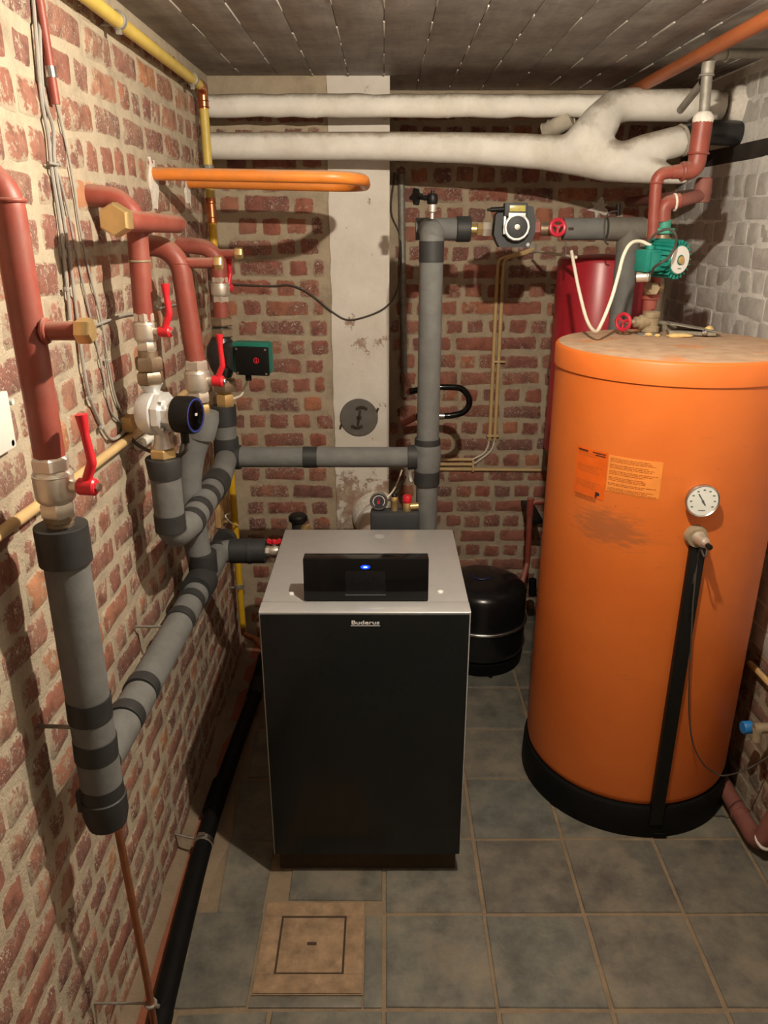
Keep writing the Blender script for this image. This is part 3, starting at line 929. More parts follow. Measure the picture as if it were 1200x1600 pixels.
# ---- lower return header along the left wall
ZL = 0.925
def hdr(u, v): return PX(u, v, XP)
yE = 2.50
t = Thing('insulated_header', 'lower grey foam insulated header pipe rising along the left wall to the boiler', 'pipe', (XP, 1.35, .95))
ptsL = fillet([(XP, Y1 + .02, .960), (XP, 1.50, .947), (XP, 1.9, .934), (XP, 2.24, .922), (XP, yE, .915), (-.43, yE, .915)], .045, 6)
sl = t.part('foam_sleeve', MB().tube(ptsL, RI, 26), 'foam')
dL = V((0, 1, -.05))
for u, v in ((196, 1122), (222, 1082), (281, 968), (297, 938), (342, 872), (352, 852)):
    p = hdr(u, v); y = p.y
    z = .960 - .045 * (y - 1.31) / 1.19
    band(t, sl, (XP, y, z), dL, RI + .002, .036)
band(t, sl, (XP, 2.19, .93), dL, RI + .010, .10, name='joint_wrap')
t.part('end_sleeve', MB().cyl((-.545, yE, .915), (-.418, yE, .915), RI + .004, 26, .003), 'tape', sl)
band(t, sl, (-.475, yE, .915), (1, 0, 0), RI + .006, .012)
t.part('bracket_rod', MB().cyl((XL, 1.90, .945), (XP - .02, 1.90, .945), .004, 8), 'zinc')
# small butterfly valve at its end
t = Thing('butterfly_valve', 'small nickel valve with red wing handle at the boiler side', 'valve', (-.42, yE, .915))
b = t.part('body', MB().hexnut((-.42, yE, .915), (1, 0, 0), .019, .016).lathe([(.016, .014), (.018, .022), (.018, .042), (.015, .05)], (-.42, yE, .915), (1, 0, 0), 20).hexnut((-.372, yE, .915), (1, 0, 0), .019, .018), 'nickel')
t.part('tail_pipe', MB().tube(fillet([(-.36, yE, .915), (-.325, yE, .915), (-.325, yE + .14, .915), (-.2, yE + .14, .915)], .03), .012, 12), 'copper_dull')
t.part('stem', MB().cyl((-.388, yE, .928), (-.388, yE, .95), .006, 10), 'nickel')
w_ = MB().lathe([(.009, 0), (.010, .008), (.007, .014)], (-.388, yE, .944), (0, 0, 1), 14)
for s in (-1, 1):
    w_.prism([(0.002, 0), (.010, -.001), (.024, .003), (.026, .014), (.020, .018), (.010, .012), (.002, .012)], (-.388, yE + .005, .944), (0, -1, 0), .010, xdir=(s, 0, 0)) if s > 0 else \
        w_.prism([(-.002, 0), (-.010, -.001), (-.024, .003), (-.026, .014), (-.020, .018), (-.010, .012), (-.002, .012)], (-.388, yE + .005, .944), (0, -1, 0), .010, xdir=(1, 0, 0))
t.part('wing_handle', w_, 'lever_red')

# ---- upper flow header: tall boiler pipe -> tee -> along left wall -> elbow up to the pump
Y3, ZU, Y2 = 2.75, 1.187, 1.955
XT = 0.161
t = Thing('insulated_header', 'upper grey foam insulated header running from the tall pipe to the silver pump', 'pipe', (XP, Y2, ZU - .06))
pU = fillet([(XT - .03, Y3, ZU), (XP, Y3, ZU), (XP, Y2, ZU + .005), (XP, Y2, ZU + .14)], .055, 7)
sl = t.part('foam_sleeve', MB().tube(fillet([(XP, Y3 - .02, ZU), (XP + .022, 2.52, ZU), (XP + .022, 2.08, ZU), (XP, Y2, ZU + .005), (XP, Y2, zat(722, Y2))], .05, 8), RI, 26), 'foam')
s2 = t.part('foam_sleeve', MB().tube([(XT - .03, Y3, ZU), (XP, Y3, ZU)], RI * .95, 26), 'foam')
s3 = t.part('foam_sleeve', MB().tube([(XP, Y3, ZU), (XP, Y3, zat(650, Y3))], RI, 26), 'foam')
zi2 = zat(714, Y2)
t.part('end_collar', MB().lathe([(RI + .003, -.055), (RI + .008, -.004), (RI + .006, 0), (RI - .012, 0), (RI - .012, -.006)], (XP, Y2, zi2), (0, 0, 1), 26), 'tape', sl)
band(t, sl, (XP, Y2, zat(815, Y2)), (0, 0, 1), RI + .002, .05)
for y, ln in ((2.085, .034), (2.175, .042), (2.29, .040)):
    band(t, sl, (XP + .022, y, ZU), (0, 1, 0), RI + .0022, ln)
band(t, sl, (XP + .022, 2.42, ZU), (0, 1, 0), RI + .006, .095, name='joint_wrap')
band(t, s3, (XP, Y3, zat(640, Y3) - .02), (0, 0, 1), RI + .005, .07, name='end_collar')
t.part('tee_wrap', MB().lathe([(RI + .004, -.03), (RI + .008, -.02), (RI + .006, .055)], (XP, Y3, ZU + .02), (0, 0, 1), 26).lathe([(RI + .006, -.04), (RI + .006, .03)], (XP + .02, Y3, ZU), (1, 0, 0), 26), 'tape', s3)
band(t, s2, (PY(485, 714, Y3).x, Y3, ZU), (1, 0, 0), RI * .95 + .002, .052)
band(t, s2, (XT - .055, Y3, ZU), (1, 0, 0), RI + .006, .035)

# ---- second riser from the camera: red pipe out of the wall, cross tube, valve, unions, silver pump
zw = zat(312, Y2)
zv2 = zat(488, Y2)
t = Thing('red_riser_pipe', 'red riser pipe above the silver pump, curving out of the left wall', 'pipe', (XP, Y2, zv2))
pm = t.part('pipe', MB().tube(fillet([(XP - .012, Y2, zv2 - .02), (XP - .004, Y2, zw), (XL - .02, Y2, zw + .012)], .085, 9), .0245, 20), 'red_steel')
t.part('weld_ring', MB().ring((XP - .008, Y2, zat(408, Y2)), (0, 0, 1), .0242, .003), 'dusty_brass', pm)
t = Thing('red_cross_tube', 'horizontal red tube with brass hex cap crossing the riser above the silver pump', 'pipe', (XP + .03, 1.70, 2.0))
yb, ya = 2.22, 1.70
xa = XP + .030
mb = MB().tube([(xa, ya, 2.008), (xa, yb - .02, 1.999), (xa, yb - .006, 1.999), (xa, yb, 1.999)], [.0225, .0225, .020, .010], 20)
t.part('tube', mb, 'red_steel')
t.part('brass_cap', MB().hexnut((xa, ya + .025, 2.008), (0, -1, 0), .034, .045, .5, .16), 'brass', label='large brass hexagonal end cap')
t.part('link', MB().cyl((XP - .004, Y2, 1.985), (xa, Y2, 2.0), .018, 14), 'red_steel')
xv = XP - .012
ball_valve((xv, Y2, zat(548, Y2)), (xv, Y2, zv2), .0285, 'small nickel ball valve with upright red lever above the silver pump', (0.05, 0, 1), (1, -.35, 0), lev_len=.115)
t = Thing('pump_union', 'dark brass threaded union between small ball valve and silver pump', 'union', (xv, Y2, zat(600, Y2)))
z1, z2, z3, z4 = zat(600, Y2), zat(580, Y2), zat(556, Y2), zat(548, Y2)
t.part('nut', MB().hexnut((xv, Y2, z1), (0, 0, 1), .034, (z2 - z1) * 1.0, .1), 'old_brass')
t.part('nut', MB().hexnut((xv, Y2, z2 + .002), (0, 0, 1), .035, (z3 - z2) * .9, .5), 'old_brass')
t.part('nipple', MB().cyl((xv, Y2, z3 - .01), (xv, Y2, z4), .024, 20), 'old_brass')
# silver circulation pump
zp = zat(645, Y2)
t = Thing('circulation_pump', 'silver circulation pump with round black head and blue rim', 'pump', (XP, Y2, zi2))
ax = V((1, -.28, 0)).normalized(); cp = V((XP - .005, Y2, zp))
t.part('flange_neck', MB().lathe([(.030, 0), (.026, -.006), (.019, -.02), (.019, -.045), (.026, -.06)], (xv, Y2, z1), (0, 0, 1), 20), 'cast_silver')
t.part('outlet_neck', MB().lathe([(.026, 0.02), (.019, .04), (.017, .07), (.026, .10)], (XP, Y2, zi2 + .005), (0, 0, 1), 20), 'cast_silver')
t.part('outlet_nut', MB().hexnut((XP, Y2, zi2 - .002), (0, 0, 1), .036, .028, .3), 'brass')
t.part('volute', MB().lathe([(.030, -.045), (.052, -.034), (.060, -.015), (.058, .006), (.045, .012)], cp, ax, 28), 'cast_silver')
mh = t.part('motor_housing', MB().lathe([(.050, 0), (.056, .004), (.056, .018), (.054, .022), (.040, .024), (.041, .052)], cp + ax * .008, ax, 8, .39), 'cast_silver')
for k in range(4):
    a = math.pi / 4 + k * math.pi / 2; x, y, d = frame(ax)
    t.part('bolt', MB().cyl(cp + ax * .028 + (x * math.cos(a) + y * math.sin(a)) * .047, cp + ax * .038 + (x * math.cos(a) + y * math.sin(a)) * .047, .005, 8), 'steel', mh)
hd = t.part('control_head', MB().lathe([(.040, .052), (.0475, .056), (.0485, .10), (.046, .108), (.043, .1085)], cp + ax * .004, ax, 28), 'black_plastic')
t.part('blue_rim', MB().ring(cp + ax * .110, ax, .0415, .0035), 'blue_ring', hd)
t.part('face', MB().lathe([(.040, .1085), (.038, .1095)], cp + ax * .003, ax, 28), 'black_gloss', hd)
xx, yy, dd = frame(ax)
t.part('lit_digit', MB().box(cp + ax * .1135 + V((0, 0, .003)), (.004, .008, .006)), 'white_plastic', hd)
t.part('cable_gland', MB().cyl(cp + ax * .075 - V((0, 0, .045)), cp + ax * .075 - V((0, 0, .075)), .011, 12), 'black_plastic', hd)
c0_ = cp + ax * .075 - V((0, 0, .07))
t.part('power_cable', MB().tube(smooth_pts([c0_, c0_ + V((-.005, .01, -.03)), c0_ + V((-.05, .03, -.055)), (XP - .06, Y2 + .02, zi2 + .02), (XL + .02, Y2 + .03, zi2 + .05)], 5), .005, 8), 'cable_dark')

# ---- third riser: bends down through large valve into a foam sleeve
YM = 2.26
def xm(u, v): return PY(u, v, YM)
zw = zat(384, YM)
pv_t = xm(306, 562); pv_b = xm(311, 628)
t = Thing('red_riser_pipe', 'middle red riser pipe with swan neck and small branch with brass nut', 'pipe', pv_t)
pm = t.part('pipe', MB().tube(fillet([pv_t - V((0, 0, .015)), V((-.574, YM, zw)), V((XL - .02, YM, zw))], .085, 9), .0285, 20), 'red_steel')
zb = zat(411, YM)
xq = -.573
t.part('side_branch', MB().cyl((xq, YM, zb), (xq + .10, YM, zb), .0145, 16), 'red_steel')
t.part('brass_cap', MB().hexnut((xq + .098, YM, zb), (1, 0, 0), .020, .022, .2), 'brass')
t.part('weld_ring', MB().ring((xq, YM, zb + .0), (0.05, 0, 1), .0282, .002), 'red_steel', pm)
ball_valve(pv_b, pv_t, .036, 'large nickel ball valve with red lever on the middle riser', (.05, 0, 1), (1, -.2, 0), lev_len=.135)
pb = xm(313, 640)
t = Thing('insulated_pipe', 'grey foam insulated pipe dropping from the middle valve to the lower header', 'pipe', (XP, YM, ZL))
t.part('union', MB().hexnut(pb - V((0, 0, .012)), (0, 0, 1), .031, .030, .2), 'brass')
pp = [pb + V((.008, 0, -.01)), xm(316, 662), xm(300, 710), V((XP - .024, YM, 1.22)), V((XP - .014, YM, 1.05)), V((XP, YM, ZL))]
sl = t.part('foam_sleeve', MB().tube(smooth_pts(pp, 6), RI * 1.0, 26), 'foam')
t.part('end_collar', MB().tube([pb + V((.010, 0, -.006)), xm(318, 655), xm(313, 682)], [RI + .004, RI + .006, RI + .003], 26), 'foam', sl)
band(t, sl, (XP, YM, ZL + .055), (0, 0, 1), RI + .006, .07, name='joint_wrap')

# ---- farthest riser with the green boxed pump
def x3(u, v): return PY(u, v, Y3)
a_ = x3(343, 432)
t = Thing('red_riser_pipe', 'farthest and shortest red riser pipe in the left corner, with brass capped branch', 'pipe', a_)
zw = zat(388, Y3)
t.part('pipe', MB().tube(fillet([a_ - V((0, 0, .03)), V((a_.x, Y3, zw)), V((XL - .02, Y3, zw + .015))], .075, 9), .0265, 20), 'red_steel')
zb = zat(396, Y3) ; xe = x3(366, 396).x
t.part('side_branch', MB().cyl((a_.x, Y3 + .01, zb), (xe, Y3 + .01, zb), .014, 16), 'red_steel')
t.part('brass_cap', MB().hexnut((xe, Y3 + .01, zb), (1, 0, 0), .020, .026, .2), 'brass')
b_ = x3(345, 473)
ball_valve(b_, a_, .031, 'shaded nickel ball valve on the farthest riser by the corner', (.06, 0, 1), (.30, 1, 0), lev_len=.10)
t = Thing('corner_pump', 'black pump body with green and black control box on the farthest riser', 'pump', x3(352, 640))
c_ = x3(346, 500); d_ = x3(347, 552); e_ = x3(351, 600)
t.part('red_nipple', MB().cyl(b_ + V((0, 0, .005)), c_, .026, 18), 'red_steel')
t.part('upper_nut', MB().hexnut(c_ - V((0, 0, .02)), (0, 0, 1), .042, .03, .2).hexnut(c_ - V((0, 0, .058)), (0, 0, 1), .042, .03, .2), 'old_brass')
t.part('volute', MB().lathe([(.026, .10), (.030, .06), (.052, .025), (.056, -.01), (.045, -.05), (.028, -.085)], d_, (0, 0, 1), 24), 'black_cast')
t.part('lower_nut', MB().hexnut(e_ - V((0, 0, .025)), (0, 0, 1), .046, .042, .2), 'old_brass')
t.part('tail_nut', MB().hexnut(x3(352, 628) - V((0, 0, .02)), (0, 0, 1), .034, .05, .2), 'brass')
bc = PY(393, 562, 2.66)
R_ = Matrix.Rotation(math.radians(-12), 3, 'Z')
t.part('motor', MB().cyl(d_ + V((.03, -.02, 0)), bc + V((-.05, .03, 0)), .048, 24), 'black_cast')
gb = t.part('control_box', MB().box(bc + V((0, .03, .004)), (.135, .055, .108), .010, R_), 'green_dark')
ft = t.part('front_cover', MB().box(bc + R_ @ V((0.004, -.004, -.004)), (.120, .016, .098), .005, R_), 'black_plastic', gb)
for sx in (-1, 1):
    for sz in (-1, 1):
        t.part('cover_screw', MB().cyl(bc + R_ @ V((.004 + sx * .052, -.010, -.004 + sz * .041)), bc + R_ @ V((.004 + sx * .052, -.014, -.004 + sz * .041)), .004, 8), 'steel', ft)
o_ = bc + R_ @ V((.022, -.0135, 0))
mb = MB().ring(o_, R_ @ V((0, 1, 0)), .009, .0012, 16, 6).box(o_, (.002, .002, .018), 0, R_).box(o_ + R_ @ V((.005, 0, -.004)), (.010, .002, .002), 0, R_)
t.part('red_emblem', mb, 'lever_red', ft)
t.part('cable_gland', MB().cyl(bc + V((-.018, .02, -.048)), bc + V((-.018, .02, -.075)), .011, 12), 'black_plastic', gb)
g_ = bc + V((-.018, .02, -.07))
t.part('power_cable', MB().tube(smooth_pts([g_, x3(382, 606), x3(376, 618), x3(362, 624), x3(350, 632)], 5), .0042, 8), 'cable_white')

# ---- gas pipe round the top of the left wall and down the corner
gx, gz = XL + .045, 2.462
gy = 3.13
t = Thing('gas_pipe', 'yellow gas pipe along top of left wall and down the corner', 'pipe', (gx, gy, .62))
pt_ = t.part('pipe', MB().cyl((gx, .9, gz + .012), (gx, gy - .05, gz), .0165, 18), 'gas_yellow')
t.part('elbow', MB().tube(fillet([(gx, gy - .06, gz), (gx, gy, gz), (gx, gy, gz - .07)], .035, 6), .0185, 18).ring((gx, gy, gz - .045), (0, 0, 1), .0186, .002).ring((gx, gy, gz - .065), (0, 0, 1), .0186, .002), 'copper')
zc1 = zat(320, gy)
t.part('pipe', MB().tube([(gx, gy, gz - .065), (gx, gy, zc1 + .01)], .0165, 18), 'gas_yellow')
t.part('coupling', MB().lathe([(.0165, -.045), (.0185, -.043), (.0185, .043), (.0165, .045)], (gx, gy, zc1 - .02), (0, 0, 1), 18).ring((gx, gy, zc1 + .005), (0, 0, 1), .0186, .0018).ring((gx, gy, zc1 - .045), (0, 0, 1), .0186, .0018), 'copper')
zlow = zat(985, gy)
t.part('pipe', MB().tube([(gx, gy, zc1 - .06), (gx + .002, gy, 1.3), (gx + .004, gy, zlow + .02)], .0145, 16), 'gas_yellow_new')
t.part('elbow', MB().tube(fillet([(gx + .004, gy, zlow + .03), (gx + .004, gy, zlow - .02), (gx + .06, gy - .03, zlow - .025), (-.36, 2.70, zlow - .03)], .02, 5), .0115, 12), 'copper_dull')
for (p, d) in (((gx, PX(185, 42, gx).y, gz + .008), (0, 1, 0)), ((gx, PX(300, 122, gx).y, gz + .001), (0, 1, 0)), ((gx, gy, zat(262, gy)), (0, 0, 1)), ((gx + .003, gy, zat(915, gy)), (0, 0, 1))):
    q = V(p)
    cl = t.part('pipe_clamp', MB().lathe([(.0195, -.009), (.0215, -.008), (.0215, .008), (.0195, .009)], q, d, 20).box(q + (V((.0, 0, -.026)) if d[1] else V((0, -.026, 0))), (.014, .012, .012), .002), 'zinc')
    t.part('clamp_stud', MB().cyl(q + V((-.018, 0, -.01)), (XL - .01, q.y, q.z - .01), .004, 8), 'zinc', cl)

# ---- orange U loop out of the left wall
A = PX(236, 271, XL); Bq = PX(290, 287, XL)
xe = PY(578, 284, (A.y + Bq.y) / 2).x
t = Thing('orange_loop_pipe', 'orange painted pipe loop sticking out of the left wall below white pipes', 'pipe', (XL, (A.y + Bq.y) / 2, A.z))
rr = .0185
mz = lambda x: (x - XL)
zA, zB = A.z, A.z - .004
t.part('pipe', MB().tube(fillet([(XL - .03, A.y, zA), (xe - rr, A.y, zA - .012), (xe - rr, Bq.y, zB - .016), (XL - .03, Bq.y, zB)], .12, 10), rr, 18), 'orange_paint')
for yy_, zz in ((A.y, zA), (Bq.y, zB)):
    m2 = MB(); rnd = random.Random(int(yy_ * 100)); n = 14
    pts2 = [(math.cos(2 * math.pi * k / n) * rnd.uniform(.026, .045), math.sin(2 * math.pi * k / n) * rnd.uniform(.03, .085) + .02) for k in range(n)]
    m2.prism(pts2, (XL - .004, yy_, zz), (1, 0, 0), .012, xdir=(0, -1, 0))
    t.part('filler_patch', m2, 'paste_white')

# ---- black waste pipe on the floor along the left wall
t = Thing('waste_pipe', 'long black plastic waste pipe running along the floor by the left wall', 'pipe', (-.585, 1.2, .0))
wp = [PZ(238, 1640, .07), PZ(258, 1560, .07), PZ(318, 1320, .065), PZ(360, 1190, .06), PZ(398, 1085, .06)]
wp = [V((-.588, .4, .075))] + [V((p.x, p.y, p.z)) for p in wp] + [V((-.573, 3.2, .06))]
t.part('pipe', MB().tube(smooth_pts(wp, 4), .0295, 22), 'black_rubber')
q = PZ(318, 1318, .065); q = V((q.x, q.y, .066))
q2 = PZ(330, 1270, .064)
t.part('socket', MB().cyl(q2, q2 + V((.004, .16, -.002)), .033, 22, .003), 'black_rubber')
cl = t.part('pipe_clamp', MB().lathe([(.031, -.012), (.0335, -.010), (.0335, .010), (.031, .012)], q, (0, 1, 0), 22).box(q + V((-.004, 0, .036)), (.022, .014, .012), .002), 'steel')
t.part('clamp_stud', MB().cyl(q + V((-.03, 0, .02)), (XL + .002, q.y + .01, q.z + .03), .0042, 8), 'steel', cl)
t.part('end_cap', MB().cyl(PZ(398, 1085, .06) + V((0, -.02, 0)), PZ(398, 1085, .06) + V((0, .10, 0)), .0335, 22, .004), 'black_plastic')

# ---- cables and boxes on the left wall
def WL(u, v, off=.006): return PX(u, v, XL + off)


def cable(name, pts, r, mat, label, off=.006, cat='cable', group=None, loc=None):
    P_ = [WL(u, v, off) for u, v in pts]
    return solo(name, MB().tube(smooth_pts(P_, 6), r, 8), mat, label, cat, loc or P_[-1], group)


cable('cable', [(48, -40), (55, 40), (64, 150), (75, 210), (80, 260), (92, 340), (103, 430), (110, 500)], .0042, 'cable_grey', 'leftmost grey cable of the bundle down the left wall', .010)
cable('cable', [(60, -40), (62, 60), (68, 150), (83, 200), (85, 255), (99, 340), (111, 420), (121, 500), (130, 570), (140, 620), (160, 668), (175, 686), (192, 676), (198, 660)], .0042, 'cable_grey', 'thick grey cable ending in a hook behind yellow conduit', .012)
cable('cable', [(80, 255), (93, 280), (106, 330), (120, 400), (142, 500), (160, 580), (172, 640), (190, 662)], .0028, 'cable_grey', 'thin grey wire in the middle of the cable bundle', .008)
cable('cable', [(88, 162), (97, 200), (106, 240), (115, 290), (124, 350), (138, 420), (158, 500), (168, 560), (180, 620), (196, 655)], .0028, 'cable_grey', 'thin grey wire hanging out of the red conduit', .008)
t = Thing('cable_tie', 'small grey cable tie around the wall cable bundle', 'cable tie', WL(84, 254, .012))
t.part('strap', MB().tube([WL(76, 254, .016), WL(84, 256, .021), WL(94, 258, .016)], .003, 8), 'cable_grey')
t.part('head', MB().box(WL(92, 256, .018), (.008, .010, .008), .001), 'cable_grey')
for i, (u, v) in enumerate(((106, 386), (104, 452), (168, 563), (141, 622), (158, 668))):
    q = WL(u, v, .014)
    mb = MB().box(q, (.010, .014, .010), .003).cyl(q, q + V((.006, .004, 0)), .0025, 6)
    solo('cable_clip', mb, 'cable_grey', ['upper of two nail clips near the side branch', 'clip below the red tube cap', 'clip on the wire beside pipe shadow', 'clip beside the red lever tip', 'lowest clip above yellow conduit'][i], 'clip', q, 'nail clips on the left wall cables')
solo('cable', MB().tube(smooth_pts([WL(125, 510, .01), WL(150, 508, .01), WL(190, 493, .01), WL(225, 487, .01), WL(300, 470, .01)], 5), .0035, 8), 'cable_grey', 'grey cable running level behind the red risers', 'cable', WL(190, 493, .01))
t = Thing('red_conduit', 'short red metal conduit end with silver clip at top of left wall', 'conduit', WL(85, 163, .02))
t.part('tube', MB().tube([WL(52, -60, .018), WL(87, 163, .018)], .0095, 16), 'red_steel')
t.part('saddle_clip', MB().lathe([(.011, -.010), (.0115, 0), (.011, .010)], WL(79, 112, .018), WL(79, 112, .018) - WL(80, 118, .018), 16), 'steel')
t = Thing('cream_conduit', 'cream coloured conduit tube fixed level along the left wall', 'conduit', (XL + .018, 1.4, 1.478))
cz = lambda u, v: WL(u, v, .02)
t.part('tube', MB().tube([V((XL + .02, .55, 1.492)), cz(0, 833), cz(115, 750), cz(232, 662), V((XL + .02, 2.6, 1.46))], .0115, 14), 'conduit_cream')
t.part('tube_end', MB().cyl(cz(212, 690) + V((.006, 0, -.012)), cz(238, 672) + V((.006, 0, -.012)), .013, 14), 'white_plastic')
t.part('junction', MB().box(cz(203, 668) + V((0, 0, .012)), (.03, .05, .04), .006), 'wood')
q = WL(-8, 664, .008)
t = Thing('wall_switch_plate', 'white plastic cover plate at the left edge of the photograph', 'cover plate', q)
t.part('plate', MB().box(q + V((.004, -.03, 0)), (.012, .155, .105), .004), 'white_plastic')
for v in (628, 692):
    z = WL(12, v, .008)
    t.part('fixing_screw', MB().cyl(z, z + V((.010, 0, 0)), .006, 12), 'white_plastic')

# wooden battens and white wires in the left corner below the headers
rnd = random.Random(4)
for i, (u, v0, v1, lab) in enumerate(((341, 762, 826, 'left wooden batten on the wall behind the lower header'), (351, 752, 818, 'right wooden batten on the wall behind the lower header'))):
    p0_, p1_ = WL(u, v1, .012), WL(u - 2, v0 - 55, .012)
    mb = MB().box((p0_ + p1_) / 2, (.022, .075, (p1_.z - p0_.z)), .002)
    solo('wooden_batten', mb, 'wood', lab, 'batten', p0_, 'wooden battens in the corner')
solo('wire', MB().tube(smooth_pts([WL(356, 755, .03), WL(360, 775, .03), WL(359, 800, .03), WL(352, 806, .05), WL(362, 818, .06), WL(372, 822, .06)], 5), .003, 8), 'cable_white', 'loose white wire hanging by the wooden battens', 'wire', WL(360, 820, .05))

# ------------------------------------------------------------ boiler
bx0, bx1, by0, by1, bz0, bz1 = -.356, .247, 1.945, 2.565, .088, .97
t = Thing('boiler', 'silver floor boiler with dark glass front and black control unit', 'boiler', ((bx0 + bx1) / 2, 2.25, 0))
bd = t.part('casing', MB().bb((bx0 + .004, by0 + .02, .07), (bx1 - .004, by1, bz1 - .022), .004), 'boiler_silver')
t.part('top_panel', MB().bb((bx0, by0 + .058, bz1 - .022), (bx1, by1 + .003, bz1), .004), 'boiler_silver')
lip = MB(); pr = [(-.004, -.008), (-.004, -.003), (.0, 0), (.054, 0), (.054, -.022), (.01, -.022)]
lip.prism([(-y, -z) for y, z in pr], (bx0, by0, bz1), (1, 0, 0), bx1 - bx0, xdir=(0, -1, 0))
t.part('front_lip', lip, 'boiler_silver')
t.part('base', MB().bb((bx0 + .012, by0 + .026, .0), (bx1 - .012, by1 - .02, .072)), 'gap_dark')
dr = t.part('front_frame', MB().bb((bx0, by0 - .004, bz0), (bx1, by0 + .022, bz1 - .008), .002), 'boiler_edge')
gl = t.part('glass_front', MB().bb((bx0 + .0035, by0 - .0075, bz0 + .0035), (bx1 - .0035, by0 - .002, bz1 - .0085), .0015), 'boiler_glass')
lx, lz = PY(571, 971, by0).x, zat(971, by0)
t.part('lettering', text_mb('Buderus', .0172, (lx, by0 - .0079, lz), (1, 0, 0), (0, 0, 1), 1.42, .00025), 'print_white', gl, label='white lettering Buderus')
t.part('underline', MB().bb((lx - .042, by0 - .0082, lz - .0105), (lx + .042, by0 - .0074, lz - .0088)), 'print_white', gl)
for u, v in ((456, 928), (688, 925)):
    p = PZ(u, v, bz1)
    t.part('top_screw', MB().lathe([(.009, 0), (.0085, .003), (.004, .0055)], p, (0, 0, 1), 16), 'print_white')
pf = PZ(618, 862 + 16, bz1)
t.part('badge', MB().lathe([(.018, 0), (.018, .001)], PZ(593, 838, bz1), (0, 0, 1), 20), 'boiler_edge')
# control unit
cx0, cx1 = -.233, .129; cy = 2.006
cu = t.part('control_unit', MB().box(((cx0 + cx1) / 2, cy + .026, bz1 + .066), (cx1 - cx0, .050, .130), .004, Matrix.Rotation(math.radians(-4), 3, 'X')), 'black_gloss')
yf = cy - .0015
R4 = Matrix.Rotation(math.radians(-4), 3, 'X')
def onf(x, zr, out=0.0):
    return V(((cx0 + cx1) / 2, cy + .026, bz1 + .066)) + R4 @ V((x, -.025 - out, zr))
dx = PY(571, 905, cy).x - (cx0 + cx1) / 2
t.part('display', MB().box(onf(dx, -.008, .0005), (.116, .002, .072), .0005, R4), 'screen', cu)
t.part('display_edge', MB().box(onf(dx, -.046, .0008), (.118, .002, .0018), 0, R4), 'dial_mark', cu)
e = MB(); n = 20
e.prism([(.0135 * math.cos(2 * math.pi * k / n), .0058 * math.sin(2 * math.pi * k / n)) for k in range(n)], onf(dx, .040, .0), R4 @ V((0, -1, 0)), .0016, xdir=(1, 0, 0))
ld = t.part('status_light', e, 'led_blue', cu, label='glowing blue status light')
e = MB(); e.prism([(.006 * math.cos(2 * math.pi * k / n), .0020 * math.sin(2 * math.pi * k / n)) for k in range(n)], onf(dx, .040, .0), R4 @ V((0, -1, 0)), .0020, xdir=(1, 0, 0))
t.part('light_core', e, 'led_core', cu)

# fittings group behind the boiler top
ys = 2.70
t = Thing('safety_group', 'black insulated safety manifold with pressure gauge and red capped valve', 'safety group', PY(617, 826, ys))
m0, m1 = PY(579, 826, ys), PY(655, 797, ys)
t.part('insulation_block', MB().bb((m0.x, ys - .035, m0.z - .05), (m1.x, ys + .035, m1.z), .012), 'pump_shell')
g = PY(592, 783, ys - .01); gn = V((0, -1, .12)).normalized()
gg = t.part('gauge_case', MB().lathe([(.022, -.03), (.031, -.026), (.033, -.006), (.034, .004), (.031, .007), (.029, .004)], g, gn, 28), 'steel')
t.part('dial', MB().lathe([(.029, .003), (.028, .0045)], g, gn, 28), 'dial_grey', gg)
xg, yg, dg_ = frame(gn)
arc = MB()
for k in range(18):
    a = math.radians(-40 + k * 260 / 17); e1 = (-1 if xg.x > 0 else 1)
    d1 = V((1, 0, 0)) * math.cos(a) + yg * (1 if yg.z > 0 else -1) * math.sin(a)
    arc.box(g + gn * .0052 + d1 * .0215, (.004, .001, .003))
t.part('scale_arc', arc, 'print_white', gg)
t.part('pointer', MB().box(g + gn * .006 + V((0, 0, .006)), (.002, .001, .020)).box(g + gn * .006 + V((-.001, 0, -.003)), (.010, .001, .012)), 'lever_red', gg)
h = PY(616, 800, ys)
t.part('air_vent', MB().lathe([(.012, 0), (.013, .012), (.0135, .042), (.0155, .046), (.0155, .054), (.012, .062)], h, (0, 0, 1), 18), 'brass', label='brass automatic air vent')
t.part('vent_cap', MB().lathe([(.010, .060), (.012, .066), (.006, .074)], h, (0, 0, 1), 14), 'black_plastic')
h = PY(636, 800, ys)
t.part('relief_valve', MB().lathe([(.014, 0), (.0165, .006), (.0165, .034), (.014, .04)], h, (0, 0, 1), 18).cyl(h + V((.012, 0, .022)), h + V((.042, 0, .024)), .0135, 16), 'brass')
t.part('relief_cap', MB().lathe([(.0145, .038), (.0175, .042), (.0175, .060), (.014, .066)], h, (0, 0, 1), 20), 'lever_red', label='red relief valve cap')
# black knobbed filter behind the left of the boiler
q = PY(466, 815, 2.72)
t = Thing('dirt_filter', 'brass fitting with round black cap behind the boiler', 'filter', q - V((0, 0, .06)))
t.part('cap', MB().lathe([(.030, .0), (.036, .006), (.036, .022), (.030, .028), (.010, .03)], q, (0, 0, 1), 22), 'black_plastic')
t.part('body', MB().lathe([(.024, -.09), (.026, -.01), (.022, .002)], q, (0, 0, 1), 20), 'black_cast')
t.part('brass_nut', MB().hexnut(q + V((.02, -.02, -.018)), (.8, -.6, .1), .018, .03), 'brass')

